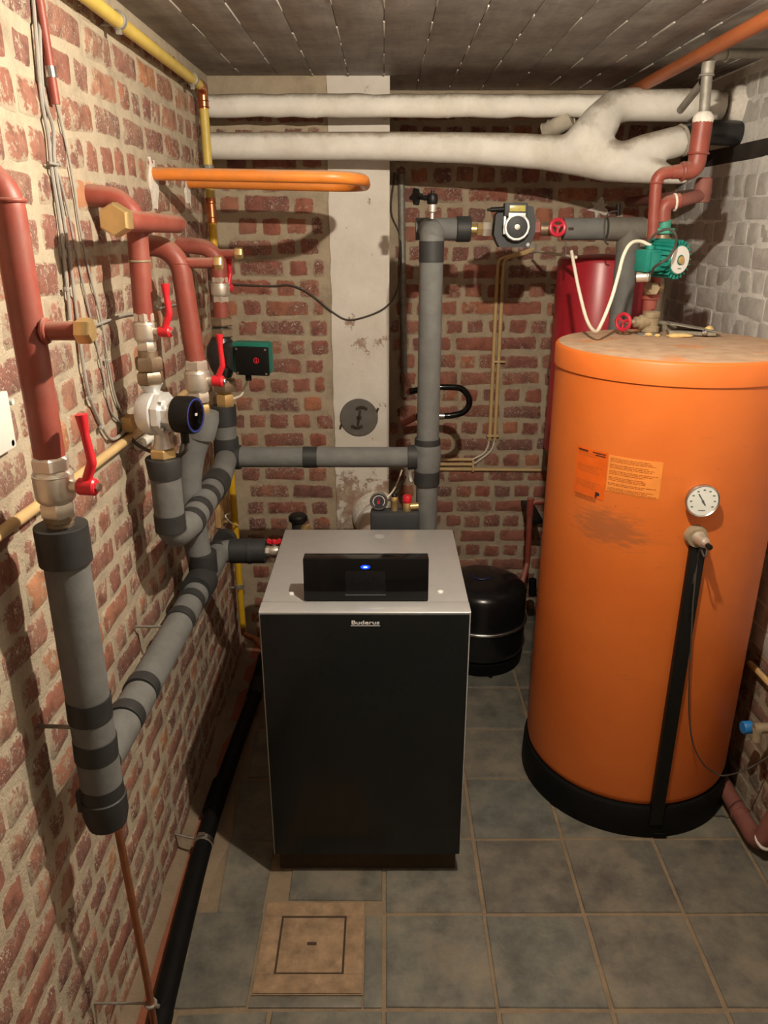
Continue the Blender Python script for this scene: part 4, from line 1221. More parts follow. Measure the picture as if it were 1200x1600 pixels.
# flue elbow into the chimney
yfl = 2.98
c1_ = PY(590, 815, 2.9)
t = Thing('flue_pipe', 'pale plastic flue elbow between boiler and plastered chimney', 'flue pipe', PY(580, 826, yfl))
fz, fx = .69, -.02
t.part('pipe', MB().tube(fillet([V((fx - .01, YB1 + .02, fz)), V((fx, 2.92, fz)), V((fx, 2.90, .3))], .12, 8), .086, 30), 'flue_beige')
t.part('collar', MB().lathe([(.088, 0), (.100, .006), (.102, .05), (.094, .058), (.087, .058)], V((fx - .006, 3.28, fz)), (0, 1, 0), 36), 'white_plastic', label='white push-fit collar')
t.part('wall_seal', MB().lathe([(.125, .0), (.118, .03), (.096, .05)], V((fx - .01, YB1 - .002, fz)), (0, -1, 0), 26), 'paste_white')

# round inspection plug in the flue
q = PY(561, 652, YB1 - .008)
t = Thing('flue_plug', 'round dark grey inspection plug in the white plastered flue', 'flue plug', q)
pg = t.part('disc', MB().lathe([(.086, -.012), (.087, .006), (.084, .010), (.074, .0105)], q, (0, -1, 0), 40), 'plug_grey')
sl_ = MB()
def arcbox(mb, cz_, sgn):
    for k in range(5):
        a = (k - 2) * .16
        mb.box(q + V((.012 + sgn * .0 + .020 * (k - 2) * .5, -.0105, cz_ + sgn * (-abs(k - 2) ** 2 * .0016))), (.0135, .004, .015), .001)
arcbox(sl_, .048, 1); arcbox(sl_, -.048, -1)
for v in sl_.v:
    if v.z < q.z: v.x -= .022
t.part('grip_slot', sl_, 'gap_dark', pg)
t.part('handle_bar', MB().box(q + V((.0, -.011, 0)), (.011, .010, .072), .003, Matrix.Rotation(math.radians(9), 3, 'Y')).box(q + V((0, -.011, .0)), (.022, .010, .016), .003), 'gap_dark', pg)
for s in (-1, 1):
    t.part('lug', MB().box(q + V((s * .082, -.004, s * .032 - .004)), (.010, .012, .034), .003, Matrix.Rotation(math.radians(20), 3, 'Y')), 'gap_dark', pg)

# ------------------------------------------------------------ tall boiler flow pipe, top run, pump, vertical drop
ztop = zat(372, Y3)
YH = 3.00
zh = zat(358, YH)
t = Thing('insulated_pipe', 'tall grey foam insulated pipe rising behind the boiler to the top run', 'pipe', (XT, Y3, .9))
mb = MB().tube([(XT + .002, Y3, .60), (XT, Y3, ztop - .02)], RI * 1.02, 28)
sl = t.part('foam_sleeve', mb, 'foam')
t.part('tee_sleeve', MB().lathe([(RI, -.075), (RI + .008, -.05), (RI + .012, 0), (RI + .008, .05), (RI, .075)], (XT, Y3, ZU), (0, 0, 1), 28), 'foam', sl)
band(t, sl, (XT, Y3, zat(700, Y3) + .012), (0, 0, 1), RI + .008, .05); band(t, sl, (XT, Y3, zat(745, Y3)), (0, 0, 1), RI + .008, .055)
band(t, sl, (XT, Y3, zat(393, Y3)), (0, 0, 1), RI + .0025, .068)
elb = smooth_pts([V((XT, Y3, ztop - .04)), V((XT, Y3, ztop + .005)), V((XT + .002, Y3 + .02, zh - .012)), V((XT + .004, YH - .02, zh)), V((XT + .006, YH + .015, zh))], 6)
t.part('elbow_sleeve', MB().tube(elb, RI * 1.02, 26), 'foam', sl)
xh1 = PY(716, 358, YH).x
t.part('top_sleeve', MB().tube([(XT - .045, YH, zh), (xh1, YH, zh)], RI * .98, 26), 'foam', sl)
xc = PY(735, 358, YH).x
t.part('end_collar', MB().cyl((xc - .052, YH, zh), (xc, YH, zh), RI + .005, 26, .003), 'tape', sl)
# air vent on top of the elbow
q = V((XT, Y3 + .01, zh + RI - .006))
t = Thing('drain_cock', 'nickel drain cock with black star knob on top of the tall pipe', 'valve', q)
t.part('body', MB().lathe([(.007, 0), (.007, .018), (.013, .022), (.014, .044), (.010, .048)], q, (0, 0, 1), 18), 'nickel')
t.part('collar', MB().lathe([(.016, .046), (.018, .050), (.018, .072), (.014, .078)], q, (0, 0, 1), 18), 'black_plastic')
t.part('spindle', MB().cyl(q + V((0, 0, .062)), q + V((-.040, .02, .068)), .008, 12).cyl(q + V((0, 0, .076)), q + V((0, 0, .088)), .006, 10), 'black_plastic')
kn = MB(); kc = q + V((-.046, .022, .068))
n = 16
kn.prism([((.026 if (k // 2) % 2 == 0 else .015) * math.cos(2 * math.pi * k / n), (.026 if (k // 2) % 2 == 0 else .015) * math.sin(2 * math.pi * k / n)) for k in range(n)], kc, (-.8, -.55, .1), .018)
t.part('star_knob', kn, 'black_plastic')
# grey heating pump
pc_ = PY(803, 352, YH - .02)
t = Thing('circulation_pump', 'dark grey boxed circulation pump with round dial on the top pipe run', 'pump', pc_ - V((0, 0, .09)))
xa_ = xc
t.part('brass_union', MB().cyl((xa_ - .005, YH, zh), (xa_ + .03, YH, zh), .017, 16).hexnut((xa_ + .022, YH, zh), (1, 0, 0), .024, .020), 'brass')
xl_ = PY(766, 352, YH).x
t.part('steel_nut', MB().hexnut((xa_ + .042, YH, zh), (1, 0, 0), .027, xl_ - xa_ - .038), 'nickel')
w2, h2 = .148, .142
ol = [(-.074, -.03), (-.07, .035), (-.045, .060), (.03, .068), (.062, .062), (.074, .02), (.074, -.03), (.058, -.075), (-.052, -.075), (-.066, -.05)]
sh = t.part('shell', MB().prism(ol, pc_ + V((0, .045, 0)), (0, -1, 0), .07, xdir=(1, 0, 0)), 'pump_shell')
bx_ = t.part('terminal_box', MB().box(pc_ + V((-.004, -.035, .052)), (.082, .05, .045), .005), 'pump_shell')
t.part('label_window', MB().box(pc_ + V((.0, -.0605, .056)), (.056, .002, .020), .0005), 'lcd', bx_)
t.part('cable_plug', MB().cyl(pc_ + V((-.04, -.035, .054)), pc_ + V((-.092, -.035, .052)), .0085, 12).cyl(pc_ + V((-.09, -.035, .052)), pc_ + V((-.104, -.035, .052)), .005, 10), 'black_plastic', bx_)
hc = pc_ + V((.002, -.03, -.006))
mo = t.part('motor', MB().lathe([(.050, 0), (.050, .02), (.047, .024)], hc, (0, -1, 0), 14), 'black_cast')
t.part('dial_rim', MB().lathe([(.046, .018), (.047, .028), (.044, .031), (.038, .031), (.038, .028)], hc, (0, -1, 0), 14), 'cast_silver', mo)
t.part('dial_face', MB().lathe([(.0385, .026), (.0385, .0305), (.036, .032)], hc, (0, -1, 0), 28), 'pump_shell', mo)
t.part('dial_knob', MB().lathe([(.010, .031), (.0095, .038), (.004, .039)], hc, (0, -1, 0), 18), 'nickel', mo)
t.part('chrome_plate', MB().box(pc_ + V((.0, -.059, .032)), (.060, .004, .018), .001).box(pc_ + V((-.042, -.052, .0)), (.008, .012, .060), .002), 'cast_silver', mo)
t.part('shell_screw', MB().cyl(pc_ + V((.050, -.02, -.066)), pc_ + V((.050, -.03, -.066)), .007, 10), 'steel', sh)
xr_ = PY(833, 352, YH).x
t.part('red_nut', MB().hexnut((xr_ - .005, YH, zh), (1, 0, 0), .036, .030, .3), 'red_steel')
# gate valve with red handwheel
q = PY(866, 352, YH)
t = Thing('gate_valve', 'gate valve with red handwheel on top run right of the grey pump', 'valve', q - V((0, 0, .03)))
t.part('body', MB().cyl((xr_ + .02, YH, zh), (q.x + .03, YH, zh), .024, 18, .004).lathe([(.024, 0), (.022, .03), (.014, .04), (.007, .045), (.007, .062)], (q.x, YH, zh), (0, -1, .08), 18), 'old_brass')


def handwheel(t, c, n_, R, r, mat, spokes=3):
    x, y, d = frame(n_); c = V(c)
    mb = MB().ring(c, n_, R, r, 28, 8)
    wh = t.part('handwheel', mb, mat)
    mb = MB().cyl(c - d * .006, c + d * .006, R * .3, 14)
    for k in range(spokes):
        a = 2 * math.pi * k / spokes + .5
        mb.tube([c, c + (x * math.cos(a) + y * math.sin(a)) * R], r * .75, 8)
    t.part('spokes', mb, mat, wh)
    t.part('wheel_nut', MB().hexnut(c - d * .004, d, R * .16, .014), 'old_brass', wh)


handwheel(t, (q.x, YH - .062, zh + .006), (0.1, -1, .15), .026, .0075, 'wheel_red')
# right part of the top run and its drop behind the tank
xd = .900
xs_ = PY(880, 352, YH).x
t = Thing('insulated_pipe', 'grey foam insulated pipe from the gate valve dropping behind the orange tank', 'pipe', (xd, YH, 1.2))
sl = t.part('foam_sleeve', MB().tube([(xs_, YH, zh), (PY(945, 352, YH).x, YH, zh)], RI * .96, 26), 'foam')
s2 = t.part('foam_sleeve', MB().tube([(xd, YH, zh - .04), (xd - .002, YH, 1.15)], RI * 1.0, 26), 'foam')
t.part('tee_sleeve', MB().tube([(PY(948, 352, YH).x, YH, zh), (xd + .05, YH, zh)], RI * 1.04, 26), 'plug_grey', sl)
t.part('tee_drop', MB().tube([(xd, YH, zh), (xd, YH, zat(392, YH))], RI * 1.06, 26), 'plug_grey', s2)
t.part('end_cap', MB().cyl((xd + .045, YH, zh), (xd + .065, YH, zh), RI * .9, 20), 'dusty_brass', sl)
t.part('slot', MB().bb((PY(885, 352, YH).x, YH - .041, zh - .003), (PY(893, 352, YH).x, YH - .036, zh + .006)), 'gap_dark', sl)
t.part('temperature_probe', MB().cyl(PY(966, 337, YH), PY(966, 322, YH) + V((0, 0, .008)), .008, 10), 'black_plastic', sl)
solo('cable', MB().tube(smooth_pts([PY(966, 330, YH - .01), PY(955, 331, YH - .03), PY(948, 337, YH - .04), PY(945, 345, YH - .042), PY(945, 375, YH - .044), PY(950, 382, YH - .03)], 5), .0028, 8), 'cable_dark', 'short dark sensor wire looped over the grey top run', 'cable', PY(945, 375, YH - .03))
t = Thing('pipe_bracket', 'thin metal strut bracket under the top pipe run', 'bracket', PY(878, 395, 3.2))
t.part('rail', MB().tube([PY(835, 392, 3.6), PY(900, 402, 3.05)], .006, 8), 'cable_white')
t.part('hanger', MB().cyl(PY(884, 372, YH), PY(884, 398, YH + .02), .003, 8), 'steel')
t.part('wall_plate', MB().bb(PY(828, 388, YB2 - .004) - V((.01, .01, .02)), PY(828, 388, YB2 - .004) + V((.03, .004, .02)), .002), 'zinc')

# ------------------------------------------------------------ white lagged pipes under the ceiling
YW = 3.255


def remesh(mb, name, loc, vox=.011, smooth=8):
    me = mb.mesh('tmp'); ob = bpy.data.objects.new('tmp', me); COL.objects.link(ob)
    m = ob.modifiers.new('r', 'REMESH'); m.mode = 'VOXEL'; m.voxel_size = vox; m.use_smooth_shade = True
    s = ob.modifiers.new('s', 'SMOOTH'); s.iterations = smooth; s.factor = .5
    dg = bpy.context.evaluated_depsgraph_get(); dg.update()
    m2 = bpy.data.meshes.new_from_object(ob.evaluated_get(dg)); m2.name = name
    m2.transform(Matrix.Translation(-V(loc)))
    bpy.data.objects.remove(ob); bpy.data.meshes.remove(me)
    m2.materials.clear()
    m2.polygons.foreach_set('use_smooth', [True] * len(m2.polygons))
    return m2


zu, zl = zat(165, YW), zat(228, YW)
t = Thing('lagged_pipe', 'upper white plaster lagged pipe along the far wall just under the ceiling', 'pipe', (0, YW, zu))
rnd = random.Random(8)
pts = []; rad = []
n = 26; x_end = PY(962, 164, YW).x
for i in range(n + 1):
    pts.append(V((XL - .01 + (x_end - XL + .01) * i / n, YW + rnd.uniform(-.002, .002), zu + rnd.uniform(-.0025, .0025)))); rad.append(.0402 + rnd.uniform(-.0018, .0018))
t.part('lagging', MB().tube(pts, rad, 24), 'lagging')
for u in (493, 700):
    band(t, None, (PY(u, 165, YW).x, YW, zu), (1, 0, .02), .0428, .012, 'lagging', 'seam')
t = Thing('lagged_pipe', 'lower white plaster lagged pipe with thick forked joint at the right wall', 'pipe', (0, YW, zl))
pts = [V((XL - .01, YW, zl))]; rad = [.049]
for u, v, Y, r in ((400, 228, YW, .050), (480, 228, YW, .0505), (560, 228, YW, .051), (640, 229, YW, .053), (720, 231, YW, .056), (790, 234, YW - .01, .060), (850, 238, YW - .03, .063), (905, 243, YW - .06, .072), (955, 252, YW - .09, .074), (1000, 262, YW - .12, .055), (1035, 271, YW - .14, .040), (1075, 281, YW - .15, .018)):
    pts.append(PY(u, v, Y)); rad.append(r)
mb = MB().tube(pts, rad, 28)
fk = [PY(900, 238, YW - .06), PY(922, 215, YW - .07), PY(938, 190, YW - .05), PY(958, 168, YW - .02), PY(985, 163, YW), PY(1040, 164, YW), PY(1098, 165, YW), PY(1131, 168, YW)]
mb.tube(fk, [.075, .080, .070, .062, .059, .058, .058, .056], 26)
mb.tube([PY(925, 235, YW - .07), PY(940, 205, YW - .06), PY(955, 215, YW - .08)], [.07, .075, .05], 20)
mb.tube([PY(960, 250, YW - .10), PY(1000, 236, YW - .10), PY(1040, 226, YW - .09), PY(1066, 219, YW - .08)], [.050, .055, .056, .055], 24)
me = remesh(mb, 'lagging', t.loc)
link('lagging', me, 'lagging', t.o)
t.part('bare_stub', MB().tube([PY(1060, 220, YW - .08), PY(1085, 213, YW - .075), PY(1110, 207, YW - .07), V((XR - .004, YW - .04, PY(1110, 207, YW - .07).z))], [.050, .047, .044, .044], 22), 'black_cast')
t.part('lagging_edge', MB().ring(PY(1066, 219, YW - .08), PY(1066, 219, YW - .08) - PY(1040, 226, YW - .09), .051, .006), 'lagging_dirty')
t.part('bare_stub', MB().tube([PY(852, 206, YW + .06), PY(872, 196, YW + .02), PY(892, 184, YW)], [.030, .032, .034], 18), 'lagging_dirty')
for k in range(5):
    f = k / 4; a = PY(852, 206, YW + .06).lerp(PY(892, 184, YW), f)
    t.part('binding_ring', MB().ring(a, PY(892, 184, YW) - PY(852, 206, YW + .06), .031, .0035), 'lagging_dirty')
t.part('wall_socket', MB().lathe([(.085, .03), (.075, 0), (.06, -.03)], (XR - .02, YW, PY(1131, 168, YW).z), (1, 0, 0), 20), 'paste_white')

# orange conduit under the ceiling at the right
t = solo('ceiling_conduit', MB().cyl((.972, .6, 2.487), (.972, YB2 + .01, 2.487), .021, 18), 'orange_conduit', 'orange pipe running along the ceiling towards the far wall at right', 'pipe', (.972, 2.2, 2.487))

# ------------------------------------------------------------ pipes above the tank
YR = 2.70
def r_(u, v, Y=YR): return PY(u, v, Y)
t = Thing('galvanised_pipe', 'grey galvanised pipe elbow from the right wall down into red sleeve', 'pipe', r_(1101, 180))
el = r_(1109, 84); lo = r_(1100, 182)
hz = r_(1200, 84)
t.part('pipe', MB().tube([V((XR + .01, YR, el.z + .002)), V((el.x + .03, YR, el.z))], .014, 16), 'zinc')
t.part('elbow', MB().tube(fillet([el + V((.055, 0, 0)), el, el - V((0, 0, .06))], .035, 6), .0195, 18).ring(el + V((.052, 0, 0)), (1, 0, 0), .0195, .004).ring(el - V((.001, 0, .058)), (0, 0, 1), .0195, .004), 'zinc')
t.part('drop', MB().tube([el - V((0, 0, .05)), lo - V((0, 0, .02))], .0165, 16), 'zinc')
t.part('paste_bead', MB().lathe([(.030, -.016), (.033, -.004), (.030, .006), (.021, .016)], r_(1099, 184), (0, 0, 1), 16), 'paste_white', label='crumbly white sealing paste')
t = Thing('red_expander_pipe', 'wide red pipe sleeve stepping down in elbows above the orange tank', 'pipe', r_(1022, 330))
s0, s1 = r_(1099, 184), r_(1091, 240)
t.part('sleeve', MB().tube([s0, s1], .0305, 22), 'red_steel')
t.part('weld_ring', MB().ring(s1, s1 - s0, .0305, .004), 'red_steel')
t.part('elbow', MB().tube(fillet([s1, r_(1087, 264), r_(1066, 268)], .045, 7), [.0305] * 4 + [.029] * 5 + [.026], 20) if False else MB().tube(fillet([s1, r_(1087, 265), r_(1064, 268)], .045, 7), .028, 20), 'red_steel')
t.part('weld_ring', MB().ring(r_(1067, 268), (1, 0, 0), .027, .004), 'red_steel')
t.part('reducer', MB().tube([r_(1070, 268), r_(1062, 268), r_(1050, 269)], [.027, .0225, .0205], 20), 'red_steel')
t.part('pipe', MB().tube(fillet([r_(1056, 268), r_(1027, 272), r_(1024, 300), r_(1018, 420), r_(1010, 520)], .03, 6), .0195, 18), 'red_steel')
t.part('weld_ring', MB().ring(r_(1026, 286), (0, 0, 1), .020, .0035), 'red_steel')
# return elbow from wall
t = Thing('red_return_pipe', 'short red elbow pipe from the right wall into green union', 'pipe', r_(1036, 345))
t.part('pipe', MB().tube(fillet([r_(1036, 346), r_(1037, 318), r_(1062, 314), ], .03, 6), .024, 18), 'red_steel')
t.part('white_ring', MB().ring(r_(1054, 316), (1, 0, .1), .0245, .004), 'paste_white')
tl_ = r_(1100, 304, YR + .06)
t.part('tail', MB().tube(fillet([r_(1056, 316), tl_, tl_ + V((.02, .9, .0))], .04, 5), .0205, 16), 'dull_red_pipe')
t.part('wall_flange', MB().lathe([(.024, -.02), (.028, .01), (.026, .05), (.02, .056)], r_(1097, 306, YR + .06), (0, 0, 1), 16), 'dull_red_pipe')
# green pump
pc2 = r_(1040, 404, 2.62)
t = Thing('circulation_pump', 'green finned circulation pump with white round nameplate above the orange tank', 'pump', r_(1010, 500))
t.part('union_nut', MB().hexnut(r_(1036, 366), (0, 0, 1), .036, .020, .2).lathe([(.022, .018), (.022, .045)], r_(1036, 366), (0, 0, 1), 16), 'green_union')
t.part('outlet', MB().tube([r_(1036, 364), r_(1034, 385)], .022, 16), 'old_brass')
axp = V((.52, -.85, -.04)).normalized()
c0p = pc2 - axp * .075
mo = t.part('motor', MB().lathe([(.035, 0), (.050, .012), (.052, .06), (.050, .115), (.046, .130), (.044, .131)], c0p, axp, 32), 'green_pump')
x, y, d = frame(axp)
for k in range(22):
    a = 2 * math.pi * k / 22
    e = x * math.cos(a) + y * math.sin(a)
    tg = axp.cross(e)
    M = Matrix((e, tg, axp)).transposed()
    t.part('cooling_fin', MB().box(c0p + axp * .07 + e * .054, (.012, .004, .115), .001, M), 'green_pump', mo)
fp = t.part('nameplate', MB().lathe([(.0425, .131), (.0415, .1335)], c0p, axp, 32), 'print_white', mo, label='round white nameplate')
t.part('vent_screw', MB().lathe([(.0125, .133), (.0115, .140), (.006, .1405)], c0p, axp, 18), 'brass', fp)
t.part('vent_ring', MB().ring(c0p + axp * .134, axp, .014, .0018), 'green_dark', fp)
rx = V((axp.y * -1, axp.x, 0)).normalized()
rx = V((0.85, .52, 0)).normalized(); uy = rx.cross(-axp); uy = V((0, 0, 1))
pr_ = MB()
for k, (zz, wd) in enumerate(((.028, .022), (.0245, .016))):
    pr_.box(c0p + axp * .1338 + uy * zz, (wd, .001, .0018), 0, Matrix((rx, axp, uy)).transposed())
t.part('print_line', pr_, 'lever_red', fp)
pr_ = MB().box(c0p + axp * .1338 - uy * .026, (.016, .001, .0018), 0, Matrix((rx, axp, uy)).transposed())
t.part('print_line', pr_, 'dial_mark', fp)
tb = r_(1015, 407, 2.60)
bx2 = t.part('terminal_box', MB().box(tb, (.072, .06, .068), .006, Matrix.Rotation(.35, 3, 'Z')), 'green_pump')
t.part('cover', MB().box(tb + V((.012, -.03, -.002)), (.044, .008, .056), .003, Matrix.Rotation(.35, 3, 'Z')), 'green_pump', bx2)
t.part('gland', MB().cyl(tb + V((-.002, 0, .032)), tb + V((-.002, 0, .046)), .014, 14), 'green_pump', bx2)
t.part('capacitor', MB().cyl(r_(995, 433, 2.60), r_(1014, 432, 2.585), .0165, 18).ring(r_(1011, 432, 2.587), (1, -.3, 0), .0165, .002), 'nickel', bx2)
t.part('capacitor_end', MB().cyl(r_(1014, 432, 2.585), r_(1017, 432, 2.583), .0165, 18, .002), 'dial_mark', bx2)
t.part('volute', MB().lathe([(.020, .06), (.034, .04), (.050, 0), (.034, -.04), (.022, -.07)], r_(1024, 410, 2.70), (0, 0, 1), 22), 'red_steel')
t.part('lower_nipple', MB().lathe([(.022, 0), (.022, .03), (.030, .032), (.030, .05), (.024, .052), (.024, .075), (.020, .08), (.020, .11)], r_(1015, 482), (0, 0, 1), 16), 'red_steel')
t.part('brass_tap', MB().hexnut(r_(1013, 450, 2.68), (.2, -1, 0), .022, .04).cyl(r_(1010, 450, 2.70), r_(1030, 449, 2.70), .014, 14).cyl(r_(1029, 449, 2.70), r_(1035, 449, 2.70), .017, 14), 'dusty_brass')
t.part('control_cable', MB().tube(smooth_pts([r_(1012, 380, 2.62), r_(1025, 365, 2.60), r_(1045, 358, 2.58), r_(1056, 368, 2.57), r_(1055, 385, 2.53), r_(1045, 402, 2.50), r_(1032, 411, 2.50), r_(1022, 418, 2.53), r_(1018, 428, 2.57)], 6), .0042, 8), 'cable_dark')
wc = [tb + V((-.002, 0, .045)), r_(1000, 377, 2.6), r_(985, 381, 2.58), r_(974, 400, 2.56), r_(966, 430, 2.54), r_(955, 468, 2.52), r_(940, 505, 2.50), r_(930, 518, 2.52), r_(917, 500, 2.6), r_(905, 455, 2.68), r_(897, 415, 2.76), r_(893, 393, 2.82)]
t.part('power_cable', MB().tube(smooth_pts(wc, 6), .0058, 10), 'cable_white', label='cream power cable hanging in a long loop')
# gate valve on the tank
q = PZ(1014, 518, TT)
q = V((r_(1014, 500).x, YR - .02, TT))
t = Thing('gate_valve', 'dusty brass gate valve with red handwheel standing on the orange tank', 'valve', q)
t.part('body', MB().lathe([(.026, 0), (.026, .012), (.030, .014), (.030, .030), (.024, .034), (.026, .060), (.028, .062), (.028, .078), (.022, .082)], q, (0, 0, 1), 18), 'dusty_brass')
hx = q + V((0, 0, .045))
t.part('bonnet', MB().lathe([(.022, 0), (.024, .02), (.024, .038), (.018, .044), (.018, .058), (.008, .062), (.006, .095)], hx, (-1, -.15, .02), 18), 'dusty_brass')
handwheel(t, hx + V((-.098, -.015, .002)), (-.75, -.65, .05), .026, .0062, 'wheel_red', 3)
t.part('tank_socket', MB().lathe([(.045, -.004), (.040, .006), (.028, .010)], q, (0, 0, 1), 18), 'zinc')

# red expansion vessel on the far wall
q = V((.925, 3.42, 1.0)); vr = .185
zt = zat(404, 3.27)
t = Thing('expansion_vessel', 'dark red cylindrical expansion vessel in the far corner behind the orange tank', 'expansion vessel', q)
t.part('shell', MB().lathe([(.15, 0), (vr, .03), (vr, zt - 1.0 - .02), (vr - .006, zt - 1.0 - .006), (vr - .02, zt - 1.0), (.03, zt - 1.0 + .012)], q, (0, 0, 1), 48), 'vessel_red')
t.part('wall_bracket', MB().bb((q.x - .12, 3.58, 1.3), (q.x + .12, YB2, 1.34), .003).bb((q.x - .12, 3.58, 1.6), (q.x + .12, YB2, 1.64), .003), 'zinc')

# ------------------------------------------------------------ orange storage tank
def TCYL(u, v, R=TR):
    d = ray(u, v); ex, ey = EYE.x - TC.x, EYE.y - TC.y
    a = d.x ** 2 + d.y ** 2; b = 2 * (ex * d.x + ey * d.y); c = ex * ex + ey * ey - R * R
    D = b * b - 4 * a * c
    tt = (-b - math.sqrt(max(D, 0))) / (2 * a)
    p = EYE + d * tt
    return math.atan2(p.y - TC.y, p.x - TC.x), p.z, p


TANK_SMUDGE = TCYL(950, 825)[2]
tank_mat()
t = Thing('storage_tank', 'tall cylindrical orange hot water storage tank on black base', 'tank', TC)
zbase = .132
sh = t.part('shell', MB().lathe([(TR - .02, zbase - .02), (TR - .004, zbase), (TR, zbase + .02), (TR, TT - .068)], TC, (0, 0, 1), 96), 'tank_orange')
ld_ = t.part('lid_rim', MB().lathe([(TR - .001, TT - .070), (TR + .005, TT - .068), (TR + .005, TT - .008), (TR + .001, TT - .002), (TR - .004, TT)], TC, (0, 0, 1), 96), 'tank_orange')
t.part('lid_top', MB().lathe([(TR - .004, TT - .01), (TR - .005, TT + .0005), (.05, TT + .003)], TC, (0, 0, 1), 96), 'tank_top', ld_)
t.part('base_ring', MB().lathe([(TR + .012, 0), (TR + .014, .012), (TR + .010, .112), (TR + .004, .120), (TR - .02, .124)], TC, (0, 0, 1), 96), 'black_rubber')
t.part('foot', MB().bb(PZ(1030, 1310, 0) - V((.02, .0, 0)), PZ(1030, 1310, 0) + V((.025, .05, .02)), .003), 'black_rubber')


def patch(a0, a1, z0, z1, R, th, seg=10):
    mb = MB(); vs = []; fs = []
    for i in range(seg + 1):
        a = a0 + (a1 - a0) * i / seg
        c, s = math.cos(a), math.sin(a)
        for rr_ in (R, R + th):
            for z in (z0, z1):
                vs.append(V((TC.x + rr_ * c, TC.y + rr_ * s, z)))
    for i in range(seg):
        o = i * 4
        fs += [(o + 2, o + 6, o + 7, o + 3), (o + 1, o + 3, o + 7, o + 5), (o, o + 4, o + 6, o + 2)]
    fs += [(0, 2, 3, 1), (seg * 4, seg * 4 + 1, seg * 4 + 3, seg * 4 + 2)]
    return mb.add(vs, fs)


aL, zLt, _ = TCYL(903, 697); aM, _, _ = TCYL(950, 712); aR, zRt, _ = TCYL(1037, 722)
_, zLb, _ = TCYL(897, 768)
zst = TCYL(951, 708)[1]; zsb = TCYL(941, 782)[1]
st1 = t.part('type_label', patch(aL, aM, zsb, zst, TR, .0012), 'sticker_orange', sh, label='deep orange printed label')
zp1 = zst - .004; zp0 = TCYL(1030, 780)[1]
st2 = t.part('notice_label', patch(aM + .012, aR, zp0, zp1, TR, .0010, 14), 'sticker_pale', sh, label='pale orange label with lines of print')


def printlines(a0, a1, z0, z1, n, seed, R):
    rnd = random.Random(seed); mb = MB()
    for k in range(n):
        z = z1 - (z1 - z0) * (k + .5) / n
        x = a0
        full = a0 + (a1 - a0) * rnd.uniform(.7, 1.0)
        while x < full:
            l = rnd.uniform(.01, .05)
            e = min(x + l, full)
            m = patch(x, e, z - .0011, z + .0011, R, .0004, 2); mb.add(m.v, m.f)
            x = e + .006
    return mb


# the stickers read from left to right: angle grows towards the right edge
d1 = aM - aL; d2 = aR - aM
lines = MB()
for k, zz in enumerate([.006, .013, .045, .051, .057, .063, .095, .101, .107, .113, .140, .146, .152]):
    m = printlines(aL + d1 * .08, aL + d1 * .92, zst - zz - .012, zst - zz - .008, 1, k, TR + .0012); lines.add(m.v, m.f)
t.part('print', lines, 'print_brown', st1)
hd1 = MB()
m = patch(aL + d1 * .06, aL + d1 * .40, zst - .012, zst - .006, TR + .0013, .0005, 3); hd1.add(m.v, m.f)
m = patch(aL + d1 * .55, aL + d1 * .95, zst - .010, zst - .006, TR + .0013, .0005, 3); hd1.add(m.v, m.f)
m = patch(aL + d1 * .65, aL + d1 * .95, zst - .017, zst - .013, TR + .0013, .0005, 3); hd1.add(m.v, m.f)
t.part('heading', hd1, 'print_dark', st1)
ap, zp_, pp_ = TCYL(933, 774)
nrm = V((math.cos(ap), math.sin(ap), 0)); tx = V((-math.sin(ap), math.cos(ap), 0))
if tx.x < 0: tx = -tx
t.part('letter', text_mb('P', .022, TC + V((nrm.x * (TR + .0018), nrm.y * (TR + .0018), zp_)), tx, (0, 0, 1), 1.25, .0012), 'print_black', st1, label='black letter P')
lines = MB(); rnd = random.Random(2); z = zp1 - .006; blocks = (3, 3, 3, 3, 2, 3, 2)
for nb in blocks:
    for _ in range(nb):
        m = printlines(aM + .012 + d2 * .03, aR - d2 * .04, z - .004, z, 1, int(z * 1e5), TR + .001); lines.add(m.v, m.f); z -= .0048
    z -= .005
    if z < zp0 + .012: break
t.part('print', lines, 'print_brown', st2)

# dial thermometer
at_, zt_, pt = TCYL(1096, 781, TR + .02)
nr = V((math.cos(at_), math.sin(at_), 0)); tx = V((-math.sin(at_), math.cos(at_), 0))
if tx.x < 0: tx = -tx
dc = V((TC.x, TC.y, zt_)) + nr * TR
t.part('thermometer_case', MB().lathe([(.038, -.01), (.040, .018), (.0485, .020), (.0495, .030), (.047, .034), (.044, .031)], dc, nr, 36), 'steel', label='chrome rimmed dial thermometer')
th = t.part('thermometer_dial', MB().lathe([(.0445, .028), (.0435, .0322)], dc, nr, 36), 'dial_white')
mb = MB(); Rm = Matrix((tx, nr, V((0, 0, 1)))).transposed()
for k in range(9):
    a = math.radians(-30 + 30 * k)
    dv = tx * math.cos(a) + V((0, 0, 1)) * math.sin(a)
    mb.box(dc + nr * .0325 + dv * .034, (.006, .0008, .0035), 0, Rm)
mb.box(dc + nr * .0325 - V((0, 0, .028)), (.020, .0008, .002), 0, Rm)
t.part('scale_marks', mb, 'dial_mark', th)
pd = (tx * -.55 + V((0, 0, .83)))
pdx = pd.cross(nr)
t.part('pointer', MB().box(dc + nr * .0332 + pd * .006, (.0035, .001, .042), 0, Matrix((pdx, nr, pd)).transposed()).lathe([(.004, .031), (.003, .035)], dc, nr, 10), 'dial_mark', th)
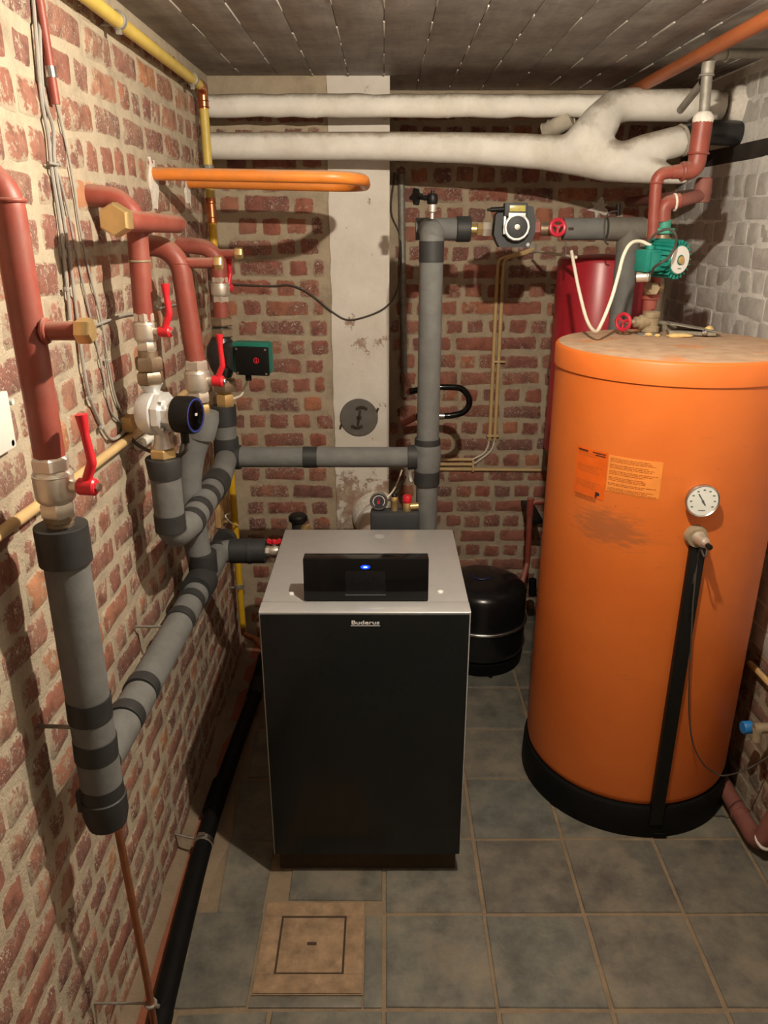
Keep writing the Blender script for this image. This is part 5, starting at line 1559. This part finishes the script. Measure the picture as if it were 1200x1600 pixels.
# sensor sleeve with wire
a2, z2_, p2 = TCYL(1086, 836)
nr2 = V((math.cos(a2), math.sin(a2), 0)); dc2 = V((TC.x, TC.y, z2_)) + nr2 * (TR - .005)
tilt = (nr2 + V((.10, 0, -.02))).normalized()
ss = t.part('sensor_boss', MB().lathe([(.033, 0), (.034, .012), (.030, .022), (.030, .030)], dc2, nr2, 22), 'dusty_brass')
t.part('sensor_gland', MB().lathe([(.022, .028), (.018, .045), (.016, .062), (.011, .064), (.010, .082)], dc2, tilt, 18), 'nickel', ss)
tipp = dc2 + tilt * .085
t.part('sensor_tip', MB().cyl(tipp - tilt * .006, tipp + tilt * .012, .008, 12), 'black_plastic', ss)
# black vertical cable channel
ac, zc_, pcn = TCYL(1084, 866); ac2, zc2, _ = TCYL(1030, 1240)
am = (ac + ac2) / 2
nm = V((math.cos(am), math.sin(am), 0)); txm = V((-math.sin(am), math.cos(am), 0))
Rm = Matrix((txm, nm, V((0, 0, 1)))).transposed()
zlo, zhi = .06, zc_ + .03
ch = t.part('cable_channel', MB().box(V((TC.x, TC.y, (zlo + zhi) / 2)) + nm * (TR + .008), (.045, .022, zhi - zlo), .002, Rm), 'black_plastic', label='black vertical cable channel')
t.part('channel_slot', MB().box(V((TC.x, TC.y, zhi - .10)) + nm * (TR + .019) , (.008, .003, .035), 0, Rm), 'gap_dark', ch)
# sensor wire
def onT(u, v, off=.004):
    return TCYL(u, v, TR + off)[2]
wire = [tipp, tipp + V((-.01, -.01, -.03)), onT(1092, 860, .02), onT(1083, 940, .025), onT(1080, 1000, .02), onT(1077, 1060, .02), onT(1077, 1120, .02), onT(1084, 1165, .025), onT(1100, 1195, .035), onT(1118, 1208, .045), onT(1132, 1212, .06), PX(1165, 1203, XR - .10), PX(1205, 1180, XR - .02)]
solo('sensor_wire', MB().tube(smooth_pts(wire, 6), .0026, 8), 'cable_dark', 'thin black wire looping from tank sensor to the right wall', 'wire', PY(1125, 1212, 2.2))

# litter on the tank top
t = Thing('tank_cover_plate', 'loose dusty metal cover plate with foam lying on the orange tank', 'cover plate', PZ(1075, 522, TT))
a = PZ(1050, 524, TT + .004)
mb = MB().box(a + V((.08, .03, .024)), (.17, .11, .003), 0, Matrix.Rotation(.16, 3, 'Y') @ Matrix.Rotation(-.2, 3, 'Z'))
t.part('plate', mb, 'zinc')
t.part('rim', MB().box(a + V((.07, .02, .008)), (.15, .08, .012), .003, Matrix.Rotation(-.2, 3, 'Z')), 'dust_grey')
t.part('knob', MB().lathe([(.008, 0), (.009, .008), (.004, .012)], a + V((.095, -.03, .012)), (0, -1, .4), 12), 'steel')
rnd = random.Random(6)


def lump(c, r, sd, sz=.6):
    rnd = random.Random(sd); bm = bmesh.new(); bmesh.ops.create_icosphere(bm, subdivisions=2, radius=1)
    bm.verts.index_update()
    mb = MB().add([V(c) + V((v.co.x * r[0], v.co.y * r[1], v.co.z * r[2])) * rnd.uniform(.82, 1.1) for v in bm.verts], [tuple(v.index for v in f.verts) for f in bm.faces]); bm.free()
    return mb


for i, (u, v, rr_, lab) in enumerate(((1106, 522, (.018, .014, .017), 'round yellow foam end beside the loose cover plate'), (1060, 527, (.045, .016, .008), 'long flat yellow foam scrap on the tank top'), (1013, 525, (.014, .010, .007), 'small yellow foam crumb nearest the gate valve'), (1027, 526, (.010, .008, .006), 'smallest yellow foam crumb on the tank top'))):
    c = PZ(u, v, TT + .003)
    solo('foam_scrap', lump(c + V((0, 0, rr_[2] * .7)), rr_, i), 'foam_yellow', lab, 'foam', c, 'yellow foam scraps on the tank', ang=60)
c = PZ(1030, 516, TT + .003)
solo('dust_heap', lump(c + V((0, .02, .01)), (.075, .05, .024), 9), 'dust_grey', 'low heap of grey dust around the valve foot', 'dust', c, ang=60)

# ------------------------------------------------------------ black expansion vessel on the floor
bc_ = V((.472, 3.315, 0)); br = .208
t = Thing('expansion_vessel', 'glossy black round expansion vessel on the floor between boiler and tank', 'expansion vessel', bc_)
t.part('shell', MB().lathe([(br - .03, .055), (br - .006, .075), (br, .10), (br, .36), (br - .006, .385), (br - .03, .408), (br * .6, .432), (br * .25, .444), (.01, .447)], bc_, (0, 0, 1), 64), 'black_paint')
t.part('base_ring', MB().lathe([(br - .012, 0), (br - .006, .02), (br - .004, .06), (br - .03, .066)], bc_, (0, 0, 1), 64), 'black_rubber')
t.part('clamp_band', MB().ring(bc_ + V((0, 0, .225)), (0, 0, 1), br + .002, .0085, 64, 10), 'steel', label='silver seam band')
t.part('blue_emblem', MB().ring(bc_ + V((-.01, -.02, .443)), (0, 0.05, 1), .045, .0022, 32, 6), 'blue_ring', label='blue ring on the lid')
t.part('foot_bolt', MB().cyl(bc_ + V((.03, -br + .01, .0)), bc_ + V((.03, -br + .01, .014)), .010, 8), 'black_rubber')
# red pipe from wall to vessel
yy_ = 3.52
p1, p2, p3, p4 = PY(850, 784, yy_), PY(829, 784, yy_), PY(824, 880, yy_), PY(815, 914, 3.44)
t = Thing('red_feed_pipe', 'thin dark red pipe dropping to the black floor vessel', 'pipe', p4)
t.part('pipe', MB().tube(fillet([p1 + V((.12, 0, 0)), p2, p3, p4, p4 - V((.02, .02, .03))], .03, 5), .0145, 16), 'red_steel')
t.part('socket', MB().cyl(p2 + V((0, 0, .02)), p2 - V((0, 0, .07)), .0175, 16, .003), 'red_steel')
t.part('wall_clip', MB().bb(PY(838, 815, yy_) - V((.03, 0, .012)), PY(838, 815, yy_) + V((.03, YB2 - yy_, .012)), .003), 'black_plastic')
t.part('hose_end', MB().cyl(PY(832, 905, yy_), PY(832, 930, yy_), .02, 14), 'black_rubber')

# ------------------------------------------------------------ conduits and cables on the far wall
yc = YB2 - .012
def B(u, v, off=.012): return PY(u, v, YB2 - off)
def BL_(u, v, off=.012): return PY(u, v, YB1 - off)


for i, du in enumerate((0, 9)):
    pts = [B(790 + du * 2.2 + 20, 395), B(784 + du, 402), B(779 + du, 420), B(779 + du * .97, 450), B(764 + du * .9, 690)]
    t = Thing('cable_conduit', ['left', 'right'][i] + ' of two upright cream conduits on the far brick wall', 'conduit', B(764 + du, 690))
    t.part('tube', MB().tube([B(777 + du * .97, 430), B(765 + du * .9, 688)], .0095, 12), 'conduit_cream')
    t.part('cable', MB().tube(smooth_pts([B(765 + du * .9, 684), B(762 + du * .9, 698), B(755 + du * .8, 709), B(738 + du * .4, 718 + du * .7)], 6), .005, 8), 'cable_white')
    t.part('upper_cable', MB().tube(smooth_pts([B(777 + du * .97, 432), B(779 + du, 410), B(788 + du, 402), B(812 + du, 396), B(835, 388)], 5), .0075, 8), 'cable_dark' if False else 'conduit_cream')
for i, (v, ue) in enumerate(((718, 738), (725.5, 738), (733, 846))):
    solo('level_conduit', MB().tube([B(678, v), B(ue, v + (1.5 if i == 2 else 0))], .0085, 12), 'conduit_cream', ['top', 'middle', 'lowest and longest'][i] + ' level cream conduit right of the tall pipe', 'conduit', B(700, v), 'level conduits on the far wall')
for i, (u, v) in enumerate(((776.5, 565), (767, 681))):
    solo('conduit_clip', MB().box(B(u + 3, v, .015), (.062, .022, .010), .003), 'conduit_cream', ['upper clip joining the twin conduits', 'lower clip joining the twin conduits'][i], 'clip', B(u, v), 'conduit clips')
solo('conduit_clip', MB().box(B(739, 728, .015), (.012, .022, .058), .003), 'conduit_cream', 'clip holding the level conduits', 'clip', B(739, 728), 'conduit clips')
# grey pipe and dark cable left of the tall pipe
solo('upright_conduit', MB().cyl(B(627, 272), B(632, 620), .016, 14), 'zinc', 'grey upright metal conduit in the shaded recess beside the flue', 'conduit', B(632, 620))
solo('cable', MB().tube(smooth_pts([BL_(352, 444), BL_(420, 447), BL_(455, 446), BL_(485, 460), BL_(520, 488), BL_(545, 500), BL_(580, 492), BL_(605, 478), PY(620, 455, YB1 + .05), PY(626, 420, YB1 + .2), B(625, 370), B(611, 330), B(617, 270)], 5), .004, 8), 'cable_dark', 'dark cable sagging across the white flue from the left corner', 'cable', BL_(520, 488))
# braided hose
yh_ = 3.25
hp = [PY(640, 612, yh_), PY(672, 606, yh_), PY(700, 605, yh_), PY(720, 607, yh_), PY(731, 618, yh_), PY(733, 632, yh_), PY(724, 644, yh_), PY(706, 649, yh_), PY(690, 650, yh_), PY(650, 651, yh_)]
t = Thing('flexible_hose', 'looped steel braided hose sticking out behind the tall pipe', 'hose', PY(690, 650, yh_))
t.part('hose', MB().tube(smooth_pts(hp, 6), .0135, 12), 'black_gloss')
t.part('ferrule', MB().cyl(PY(684, 650, yh_), PY(694, 650, yh_), .0155, 14), 'steel')
t.part('wall_tee', MB().tube([PY(640, 612, yh_), V((PY(636, 612, yh_).x, YB2, 1.3))], .016, 12).tube([PY(650, 651, yh_), PY(632, 660, yh_), V((PY(630, 660, yh_).x, YB2, 1.12))], .016, 12), 'red_steel')
for i, (u0, v0, u1, v1) in enumerate(((612, 778, 628, 735), (617, 780, 634, 745))):
    solo('sensor_cable', MB().tube(smooth_pts([PY(u0 - 10, v0 + 2, 2.72), PY(u0, v0 - 8, 2.76), PY((u0 + u1) / 2, (v0 + v1) / 2, 2.9), PY(u1, v1, 3.05)], 5), .0035, 8), 'cable_white' if i == 0 else 'cable_dark', ['pale sensor cable rising from the pressure gauge', 'dark sensor cable beside the pale one above the gauge'][i], 'cable', PY(u0, v0, 2.76))
solo('silver_clip', MB().box(PY(641, 743, 2.74), (.014, .012, .05), .003, Matrix.Rotation(-.2, 3, 'Y')), 'steel', 'small silver clip left of the tall pipe tee', 'clip', PY(641, 743, 2.74))

m2 = MB(); rnd = random.Random(31); n = 16
m2.prism([(math.cos(2 * math.pi * k / n) * rnd.uniform(.02, .07), math.sin(2 * math.pi * k / n) * rnd.uniform(.015, .055)) for k in range(n)], B(936, 324, -.004), (0, -1, 0), .016, xdir=(1, 0, 0))
struct('plaster_splat', m2, 'paste_white', wr2)

# open grey pipe end below the ceiling at right
a, b2 = PY(1063, 172, 2.93), PY(1108, 132, 2.86)
t = Thing('open_pipe_stub', 'open grey pipe end slanting in front of white pipe at right', 'pipe', a)
b2 = el + V((-.006, .012, -.075))
t.part('pipe', MB().tube([a, b2], .0125, 14, caps=False).tube([a, a + (b2 - a) * .3], .0100, 14, caps=False), 'zinc')
t.part('bore', MB().lathe([(.0098, .006), (.0096, .007)], a, b2 - a, 14), 'gap_dark')

# ------------------------------------------------------------ right wall, low down
def WR(u, v, off=.02): return PX(u, v, XR - off)


q = WR(1172, 1137, .10)
t = Thing('stop_tap', 'old brass tap with bright blue cap on the lower right wall', 'tap', q)
t.part('body', MB().cyl(WR(1178, 1138, .10), WR(1178, 1138, .10) + V((.09, 0, .004)), .018, 16, .003).cyl(WR(1184, 1140, .09), WR(1182, 1158, .09), .015, 14), 'dusty_brass')
e0 = WR(1160, 1137, .115)
t.part('blue_cap', MB().lathe([(.019, 0), (.022, .004), (.022, .030), (.018, .034)], e0, (1, 0.1, 0), 18), 'blue_cap', label='bright blue plastic cap')
z0_ = .035
pa, pb2 = PZ(1130, 1226, .05), PZ(1186, 1322, .05)
t = Thing('red_floor_pipe', 'dull red pipe on the floor beside the right wall behind the tank', 'pipe', pb2)
pth = fillet([pa + (pa - pb2) * 1.2, pb2, pb2 + V((.075, -.01, .32)), pb2 + V((.10, -.02, .75))], .05, 6)
t.part('pipe', MB().tube(pth, .030, 18), 'dull_red_pipe')
t.part('joint_ring', MB().ring(pa.lerp(pb2, .5), pb2 - pa, .030, .004), 'dull_red_pipe')
t.part('hemp_joint', MB().ring(pb2 + V((.012, -.002, .03)), (0.2, -.5, .6), .030, .006), 'paste_white')
solo('wooden_rail', MB().tube([WR(1172, 1036, .018), WR(1230, 1098, .018)], .011, 8), 'wood', 'wooden rail fixed low on the right wall', 'rail', WR(1180, 1045, .018))
